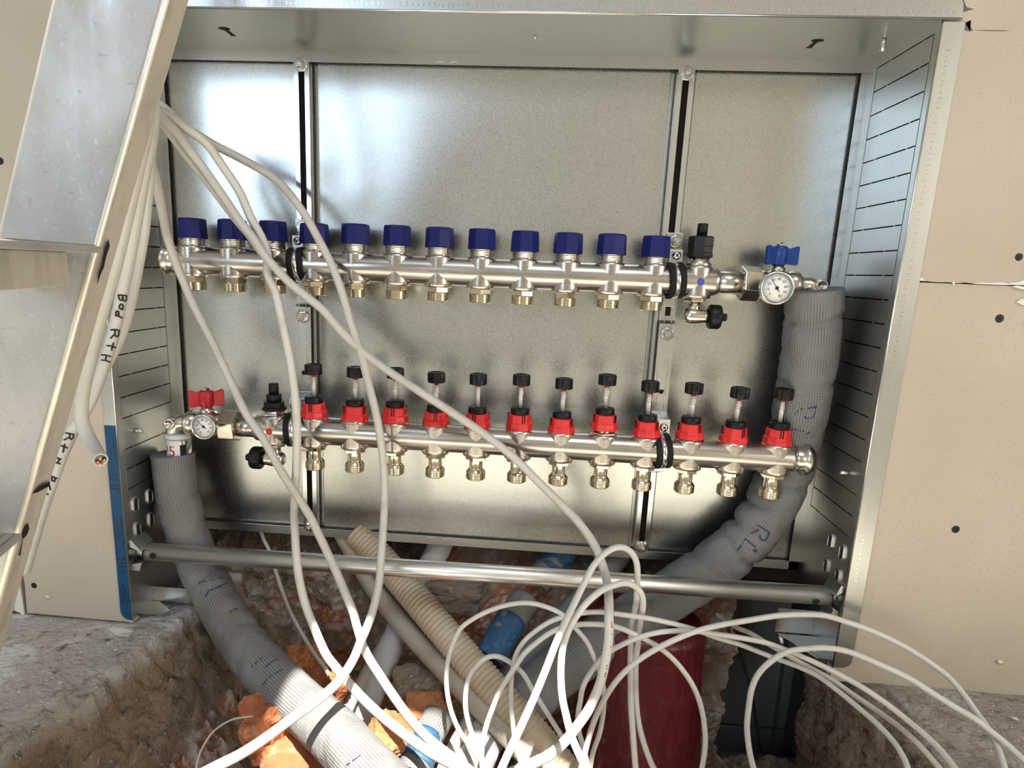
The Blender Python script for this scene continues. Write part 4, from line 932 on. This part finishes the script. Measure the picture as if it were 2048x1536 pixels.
C_('k1', 'white cable standing up in the taller loop in front of the zinc tube', '1272,1545,-66 1268,1497,-58 1265,1455,-52 1262,1414,-46 1261,1364,-42 1261,1314,-38 1262,1282,-36 1264,1249,-34 1269,1224,-32 1273,1199,-30 1274,1175,-28 1275,1150,-28 1273,1125,-28 1263,1105,-32 1246,1095,-38 1226,1097,-46 1206,1110,-56 1186,1133,-70 1170,1163,-84 1148,1208,-108 1127,1251,-132 1110,1291,-152 1090,1343,-174 1066,1400,-196 1041,1455,-214 1021,1497,-226 1004,1535,-236', 3.7, cable_w, ext0=40)
C_('k2', 'white cable standing up in the lower loop in front of the zinc tube', '1312,1545,-56 1303,1528,-54 1288,1488,-50 1279,1455,-46 1273,1414,-42 1271,1364,-40 1272,1314,-40 1276,1289,-40 1278,1262,-40 1283,1233,-42 1286,1208,-44 1284,1191,-46 1273,1175,-48 1253,1166,-54 1229,1170,-64 1203,1181,-78 1175,1204,-94 1155,1229,-106 1138,1258,-120 1126,1294,-136 1122,1331,-150 1122,1364,-162 1125,1397,-174 1132,1430,-186 1143,1472,-200 1156,1504,-210 1172,1538,-220', 3.7, cable_w, ext0=40)
C_('f1', 'thin cable arching over the red pipe to the lower right floor', '1178,1545,-106 1171,1513,-100 1165,1488,-95 1158,1464,-90 1156,1432,-85 1160,1405,-80 1166,1374,-76 1180,1347,-70 1200,1321,-66 1223,1301,-64 1249,1287,-64 1283,1273,-62 1316,1265,-56 1349,1262,-52 1385,1262,-47 1425,1267,-43 1458,1272,-43 1500,1279,-44 1533,1286,-46 1566,1298,-48 1599,1311,-52 1655,1337,-62 1720,1372,-80 1775,1409,-98 1819,1444,-116 1863,1482,-136 1891,1512,-152 1914,1542,-166', 3.1, cable_m, ext0=40)
C_('f2', 'cable rising highest over the cabinet foot and the right plasterboard', '1160,1545,-124 1166,1522,-118 1173,1492,-110 1182,1460,-102 1193,1430,-94 1208,1400,-88 1226,1371,-82 1249,1344,-77 1283,1316,-72 1316,1296,-68 1357,1276,-64 1400,1260,-58 1441,1250,-52 1500,1240,-44 1558,1231,-40 1607,1229,-38 1649,1231,-38 1690,1243,-38 1739,1260,-38 1790,1283,-42 1835,1309,-48 1870,1333,-56 1898,1355,-64 1928,1390,-78 1954,1427,-94 1976,1457,-108 1994,1492,-124 2008,1534,-140', 3.3, cable_m, ext0=40, ext1=40)
C_('f3', 'cable in a low round bow in front of the dark gap at lower right', '1512,1552,-96 1504,1525,-90 1497,1490,-84 1494,1450,-78 1498,1410,-72 1503,1379,-68 1516,1349,-65 1541,1323,-64 1574,1304,-62 1616,1297,-60 1657,1296,-60 1699,1304,-62 1753,1326,-70 1819,1357,-82 1863,1385,-92 1906,1412,-102 1950,1438,-112 1983,1464,-120 2016,1491,-128 2050,1523,-138', 3.3, cable_m, ext0=30)
C_('f4', 'greyer cable tucked under the two lower right cables', '1455,1243,60 1475,1256,36 1500,1266,16 1530,1284,-4 1560,1302,-16 1595,1322,-26 1633,1342,-36 1666,1361,-46 1709,1391,-62 1753,1421,-80 1797,1453,-102 1841,1493,-128 1882,1540,-152', 3.0, cable_d, ext0=30)
C_('f5', 'dark grey cable hanging down in the gap at lower right', '1462,1270,150 1475,1297,170 1488,1330,190 1500,1375,200 1508,1416,205 1516,1474,210 1522,1540,215', 2.6, cable_k, ext0=20)
C_('g1', 'thick cable behind the ladder marked with black handwriting', '300,160,-190 304,230,-170 301,275,-150 289,335,-130 276,412,-112 263,490,-98 249,562,-88 237,622,-82 223,682,-80 205,737,-82 183,798,-88 160,840,-94 141,866,-98 122,915,-102 106,958,-106 90,1003,-110 74,1055,-114 55,1120,-120', 6.2, cable_m, ext0=200, ext1=15)
C_('g2', 'cable hanging right beside the marked cable behind the ladder', '306,180,-180 305,240,-150 302,290,-120 299,335,-100 295,398,-84 288,470,-74 272,560,-66 263,603,-62 252,646,-60 238,684,-62 222,716,-66 200,755,-74 178,800,-82 150,860,-88', 5.0, cable_m, ext0=200, ext1=35)
g3 = C_('g3', 'thick cable end cut off open beside the ladder with bare cores showing', '296,170,-196 290,250,-182 272,340,-172 252,430,-164 236,500,-158 220,562,-154 204,618,-150 190,668,-148 178,722,-146 168,768,-144 163,806,-142 164,841,-140 173,867,-142 187,893,-150 201,920,-172', 6.6, cable_m, seg=20, ext0=200, ext1=0)
p = PATHS['g3'][0]; e = p[-1]; d = (p[-1] - p[-2]).normalized(); g3['_o'] = [0, 0, 0]
tow = (Vector(CAM) - e).normalized()
MB().lathe(e + d * .1, d, [(5.2, 0), (5.2, .3), (.2, .3)], 20, cap=False).build('core_filling', mat('cable_filler', (.30, .24, .18), .8), g3)
random.seed(2)
for k in range(5):
    a = 2 * PI * k / 5; u = d.orthogonal().normalized(); w = d.cross(u); b = e + (u * math.cos(a) + w * math.sin(a)) * 2.9
    MB().tube([b - d * .5, b + d * 1.8, b + d * 2.6 + u * random.uniform(-.6, .6)], 1.5, 10).build('core', (black_p, cable_d, cable_k, copper, cable_w)[k], g3)
    MB().tube([b + d * 2.6, b + d * 4.4], .8, 8).build('core_strand', copper, g3)
tag(MB().tube(smooth_path(survey('390,1545,-215 400,1506,-200 425,1465,-180 462,1440,-158 505,1432,-138'), 6), 1.0, 8).build('thin_wire', cable_d, fix=False), 'thin grey wire lying across the rubble at the lower left', 'wire')

# handwriting, prints: strokes laid on the surface of a cable or pipe
def on_surface(key, px, py, lift=.1):
    pts, R = PATHS[key]; d = Vector(_ray(px, py)); o = Vector(CAM)
    A = np.array([tuple(p) for p in pts]); a, b = A[:-1], A[1:]; ab = b - a; L2 = (ab * ab).sum(1)
    def dist(t):
        q = np.array(tuple(o + d * t)); s = np.clip(((q - a) * ab).sum(1) / L2, 0, 1); c = a + ab * s[:, None]; r = np.sqrt(((c - q) ** 2).sum(1)); i = r.argmin(); return r[i], c[i]
    t, best = 300., (1e9, 0)
    while t < 1000:
        r, c = dist(t)
        if r < R + lift: break
        if r < best[0]: best = (r, t)
        t += max((r - R) * .5, .15)
    else:
        r, c = dist(best[1]); q = o + d * best[1]; c = Vector(c); return c + (q - c).normalized() * (R + lift)
    q = o + d * t; c = Vector(c); return c + (q - c).normalized() * (R + lift)
def strokes(parent_obj, key, lines, r, m, name='lettering', conv=lambda a: a):
    mb = MB()
    for ln in lines:
        pp = [conv(p) for p in ln]; q = []
        for a, b in zip(pp, pp[1:]):
            k = max(2, int(math.hypot(b[0] - a[0], b[1] - a[1]) / 1.5)); q += [on_surface(key, a[0] + (b[0] - a[0]) * i / k, a[1] + (b[1] - a[1]) * i / k) for i in range(k)]
        q.append(on_surface(key, *pp[-1])); mb.tube(q, r, 6)
    parent_obj['_o'] = [0, 0, 0]; return tag(mb.build(name, m, parent_obj, fix=False), kind='stuff')
byk = {}
cabs = [o for o in COL.objects if o.name.startswith('cable')]
g1 = [o for o in cabs if 'handwriting' in o['label']][0]
zd = lambda a: (a[0] * .2864 + 80, a[1] * .2864 + 560)
idn = lambda a: a
strokes(g1, 'g1', [[(236, 590), (245, 590.5), (253.5, 591.5)], [(237.5, 590), (238, 597), (241, 601), (244.5, 600), (245.5, 591)], [(245.5, 595), (247, 601), (250, 602.5), (252.5, 599), (252.8, 591.5)],
                   [(239, 611), (242, 608), (246, 610), (246, 616), (242, 618), (238.5, 615.5), (239, 611)], [(239, 618), (246, 619)],
                   [(230, 631), (237, 632.5), (244.5, 636)], [(233, 631), (232, 625), (234, 621.5), (237, 623), (237.5, 631)],
                   [(221.5, 660), (230, 659), (239, 661)], [(238, 661), (237, 671), (233, 673.5), (230, 670), (230, 661)], [(230, 668), (221, 676.5)],
                   [(213.5, 691), (222, 692), (231, 695)], [(227, 685.5), (225, 693), (223, 701)],
                   [(203, 709.5), (212, 710.5), (221.5, 713)], [(203, 720), (211, 721), (220, 724)], [(213, 711), (211, 721)]], .9, ink, conv=idn)
strokes(g1, 'g1', [[(131, 866), (139, 867), (148, 869)], [(147, 869), (146, 876), (142, 879), (139.5, 876), (139.5, 868)], [(139.5, 874), (128, 880)],
                   [(122, 891.5), (128, 893), (135, 896)], [(129.5, 888), (126, 905)], [(113, 915), (123, 919)], [(112, 925), (121, 928)], [(118.5, 917), (116, 926)],
                   [(102, 952), (114, 957)], [(104, 953), (103.5, 961), (109, 963), (110.5, 956)], [(97.5, 967), (101, 980)], [(94, 987), (96.5, 989.5)]], .9, ink, conv=idn)
c3 = [o for o in cabs if o['label'].startswith('long grey white')][0]
zr = lambda a: (a[0] * .166 + 1100, a[1] * .166 + 1281)
strokes(c3, 'c3', [[(735, -230), (745, -190), (740, -150)], [(745, -170), (755, -170)], [(735, -80), (748, -80)], [(735, 60), (735, 90)], [(690, 290), (680, 320)], [(676, 330), (688, 350)], [(670, 385), (662, 440)], [(664, 400), (678, 395)]], .4, redink, conv=zr)
strokes(pr_, 'pr', [[(1616, 817), (1633, 812.5)], [(1633, 812.5), (1630, 819)], [(1618, 816), (1633, 814)], [(1631, 822), (1629, 829), (1624, 836), (1612, 837), (1609, 833)], [(1583, 837), (1587, 832)], [(1589, 829), (1592, 826)], [(1595, 823), (1597, 821)], [(1601, 818), (1606, 817)],
                    [(1583, 859), (1587, 859)], [(1590, 859), (1595, 860)], [(1599, 861), (1601, 861)], [(1605, 862), (1608, 862)], [(1612, 868), (1620, 864)],
                    [(1475, 1102), (1483, 1090), (1491, 1077), (1501, 1086), (1511, 1094)], [(1508, 1099), (1514, 1101), (1510, 1104), (1508, 1099)], [(1502, 1066), (1510, 1063), (1518, 1060)], [(1515, 1050), (1528, 1058), (1540, 1066)], [(1538, 1064), (1537, 1070)],
                    [(1521, 1070), (1519.5, 1073), (1523, 1080), (1531, 1081), (1536, 1073), (1538, 1068)]], .75, blueink)
strokes(pl_, 'pl', [[(397, 1166), (401, 1164)], [(405, 1163), (412, 1162)], [(420, 1161), (428, 1159)], [(434, 1158), (446, 1156)], [(437, 1174), (445, 1170), (454, 1166)], [(411, 1193), (414, 1187), (417, 1181)], [(420, 1180), (427, 1178)], [(430, 1177), (436, 1174)],
                    [(460, 1224), (465, 1221)], [(469, 1219), (474, 1217)], [(503, 1334), (506, 1331)], [(510, 1328), (516, 1322)], [(520, 1319), (524, 1316)], [(530, 1334), (538, 1328), (546, 1323)], [(549, 1321), (554, 1318)],
                    [(526, 1371), (530, 1364), (534, 1357)], [(538, 1355), (546, 1350)], [(550, 1347), (557, 1343), (566, 1338)], [(694, 1530), (700, 1526)], [(705, 1522), (714, 1516), (722, 1510)]], .75, blueink)

# ------------------------------------------------------------------ ladder
lad = thing('ladder', P(250, 250, -290), 'worn aluminium ladder standing in front of the cabinet at left', 'ladder')
def edge(p0, p1, y, a=-.35, b=1.75):
    A, B = P(p0[0], p0[1], y), P(p1[0], p1[1], y); return A + (B - A) * a, A + (B - A) * b
eA, eB, eC = edge((103, 0), (-130, 1000), -300), edge((327, 0), (51, 1000), -292), edge((378, 0), (90, 1000), -264)
def slab(e0, e1, off, name, m, bevel=.8):
    off = Vector(off); vs = [e0[0], e0[1], e1[0], e1[1]]; vs = vs + [v + off for v in vs]
    MB().add(vs, [(0, 1, 3, 2), (4, 6, 7, 5), (0, 4, 5, 1), (2, 3, 7, 6), (0, 2, 6, 4), (1, 5, 7, 3)]).build(name, m, lad, bevel=bevel)
slab(eA, eB, (0, 3, 0), 'stile_web', alu); slab(eB, eC, (-3, 1, 0), 'stile_flange', alu2)
eD = tuple(v + Vector((4, 34, 0)) for v in eA); slab(eA, eD, (3, 0, 0), 'stile_flange', alu2)
MB().cyl(eB[0] + Vector((.4, .6, 0)), eB[1] + Vector((.4, .6, 0)), 2.6, 14).build('rounded_edge', alu2, lad)
a0 = P(44, 1066, -298); b0 = PZ(0, 1103, a0.z); nn = (b0 - a0); nn.z = 0; nn.normalize()
tdir = (eB[1] - eB[0]).normalized(); wdir = Vector((eA[0].x - eB[0].x, eA[0].y - eB[0].y, 0)).normalized()
def step(pr, th, drop, inset, name='step'):
    # horizontal tread plate fixed to the stile web, running out towards the viewer; wdir = along the web, nn = along the step
    L = 300; Wd = 74
    def bx(w0, w1, l0, l1, z0, z1, nm, m, par):
        vs = [pr + wdir * w + nn * l + Vector((0, 0, z)) for w in (w0, w1) for l in (l0, l1) for z in (z0, z1)]
        return MB().add(vs, [(0, 1, 3, 2), (4, 6, 7, 5), (0, 4, 5, 1), (2, 3, 7, 6), (0, 2, 6, 4), (1, 5, 7, 3)]).build(nm, m, par, bevel=.8)
    o = bx(0, Wd, 0, L, -th, 0, name, alu, lad)
    bx(inset, Wd - 6, .5, L - 6, -drop, -th, 'step_channel', alu2, o)
    for k in range(9): bx(4 + 8 * k, 8 + 8 * k, 2, L - 2, 0, .9, 'tread_rib', alu, o)
step(P(206, 493, -304), 4.5, 27, 24)
step(a0, 4.5, 27, 24)

def on_flange(px, py):
    n = (eB[1] - eB[0]).cross(eC[0] - eB[0]).normalized(); d = Vector(_ray(px, py)); o = Vector(CAM)
    p_ = o + d * ((eB[0] - o).dot(n) / d.dot(n)); return p_ - n * (.25 if n.dot(d) > 0 else -.25)
for pts in ([(216, 478), (219, 492), (212, 512), (207, 535), (201, 548), (193, 572), (196, 548), (203, 528), (207, 505), (212, 488)], [(56, 1046), (58, 1058), (53, 1070), (45, 1078), (41, 1110), (37, 1112), (43, 1084), (44, 1066), (50, 1052)], [(62, 988), (80, 972), (100, 962), (98, 972), (76, 984)]):
    tag(MB().add([on_flange(*q) for q in pts], [tuple(range(len(pts)))]).build('scuff_mark', rubber, lad, fix=False), 'dark scuff on the edge')
# ------------------------------------------------------------------ broken bricks, mortar and chips in the hole
def chunk(name, label, cat, c, size, rot, m, seed, amp=.16, group=None, cores=False):
    n = 16; mb = MB(); c = Vector(c)
    from mathutils import Euler
    Rm = Euler(rot).to_matrix(); idx = {}; vs = []; fs = []
    def vid(i, j, k):
        if (i, j, k) not in idx:
            p = Vector((i / n * 2 - 1, j / n * 2 - 1, k / n * 2 - 1)); l8 = (abs(p.x) ** 9 + abs(p.y) ** 9 + abs(p.z) ** 9) ** (1 / 9); p = p / l8 * .98
            q = p * 1.6 + Vector((seed * 3.1, seed, 0)); dsp = amp * (noise.fractal(q, 1, 2, 3) + .45 * noise.fractal(q * 4.1, 1, 2, 3) - .35 * max(0, noise.noise(q * .7) - .1) * 3)
            p = p * (1 + dsp); idx[(i, j, k)] = len(vs); vs.append(c + Rm @ Vector((p.x * size[0], p.y * size[1], p.z * size[2])))
        return idx[(i, j, k)]
    for a in range(n):
        for b in range(n):
            for s in (0, n):
                for q in (((a, b), (a + 1, b), (a + 1, b + 1), (a, b + 1)),):
                    fs.append([vid(s, *t) for t in q]); fs.append([vid(t[0], s, t[1]) for t in q]); fs.append([vid(t[0], t[1], s) for t in q])
    mb.add(vs, fs, smooth=False); return tag(mb.build(name, m), label, cat, group)
mort = mat('old_mortar', (.28, .22, .165), .95, bump=[(60, .6, .004), (260, .4, .001)], vary=[(40, (.24, .18, .13), .5, .7), (120, (.52, .48, .43), .6, .75)])
chunk('broken_brick', 'orange broken brick behind the insulated pipe and the thin pale cable', 'brick', P(606, 1345, 36), (30, 22, 40), (.2, .3, .25), brick_m, 1)
chunk('broken_brick', 'orange broken brick left of the insulated pipe at the bottom', 'brick', P(540, 1468, -110), (26, 26, 44), (.1, -.25, .5), brick_m, 2)
chunk('broken_brick', 'sunlit orange brick at the bottom edge under the bowed cable', 'brick', P(592, 1528, -128), (38, 30, 18), (.5, .15, .4), brick_m, 3)
chunk('broken_brick', 'small sunlit yellowish brick shard beside the insulated pipe', 'brick', P(664, 1392, -22), (15, 12, 34), (.2, .35, .2), brick_m, 4)
chunk('broken_brick', 'sunlit orange brick with cracks under the two converging white cables', 'brick', P(782, 1486, -62), (28, 28, 30), (.3, .25, .35), brick_m, 5)
chunk('broken_brick', 'orange brick piece under a lump of mortar beside the smooth pipe', 'brick', P(848, 1424, -4), (26, 22, 18), (.2, .1, .3), brick_m, 6)
chunk('mortar_lump', 'grey brown mortar lump between the pale insulated pipe and the smooth pipe', 'mortar', P(838, 1372, 36), (32, 26, 24), (.2, -.2, .3), mort, 7, .2)
chunk('mortar_lump', 'brown mortar lump behind the corrugated conduit under the zinc tube', 'mortar', P(905, 1190, 132), (44, 20, 26), (.1, .1, .1), mort, 8, .2)
def flake(label, pts, z, tilt=2):
    q = [PZ(a, b, z) for a, b in pts]; q = [Vector((p.x, p.y, p.z + (tilt if i % 2 else 0))) for i, p in enumerate(q)]; n = len(q)
    tag(MB().add(q + [p + Vector((0, 0, 1)) for p in q], [tuple(range(n))[::-1], tuple(range(n, 2 * n))] + [(i, (i + 1) % n, (i + 1) % n + n, i + n) for i in range(n)]).build('plaster_flake', flake_m), label, 'flake')
flake('grey paper chip lying on the dusty ledge under the blue sticker', [(216, 1258), (240, 1260), (268, 1263), (258, 1278), (232, 1272)], -82, 3)
flake('small white chip on the floor at the lower right edge', [(2019, 1434), (2034, 1438), (2038, 1442), (2026, 1440)], -82.5, 1)
random.seed(21); dust = MB()
for k in range(260):
    x, y = random.uniform(-620, -415), random.uniform(-230, -8)
    if k % 4 == 0: x = random.uniform(505, 640)
    s = random.uniform(.5, 1.5) * (2 if random.random() < .08 else 1); z = -84 + random.uniform(-.3, .8)
    dust.add([Vector((x - s, y, z)), Vector((x + s * .6, y - s, z)), Vector((x + s, y + s * .8, z)), Vector((x, y, z + s * .9))], [(0, 1, 3), (1, 2, 3), (2, 0, 3), (0, 2, 1)])
tag(dust.build('plaster_crumbs', flake_m), 'tiny pale plaster crumbs scattered on the raw floor', 'crumbs', None, 'stuff')
for px, py in ((2000, 1324), (95, 1194)):
    q = P(px, py, -.4); tag(MB().lathe(q, -Y, [(2.6, 0), (3.4, .4), (1, .6)], 9, rfun=lambda t: 1 + .3 * math.cos(2 * t + .8)).build('paper_fleck', gypsum, wall))
for o in bpy.data.objects:
    if '_o' in o: del o['_o']
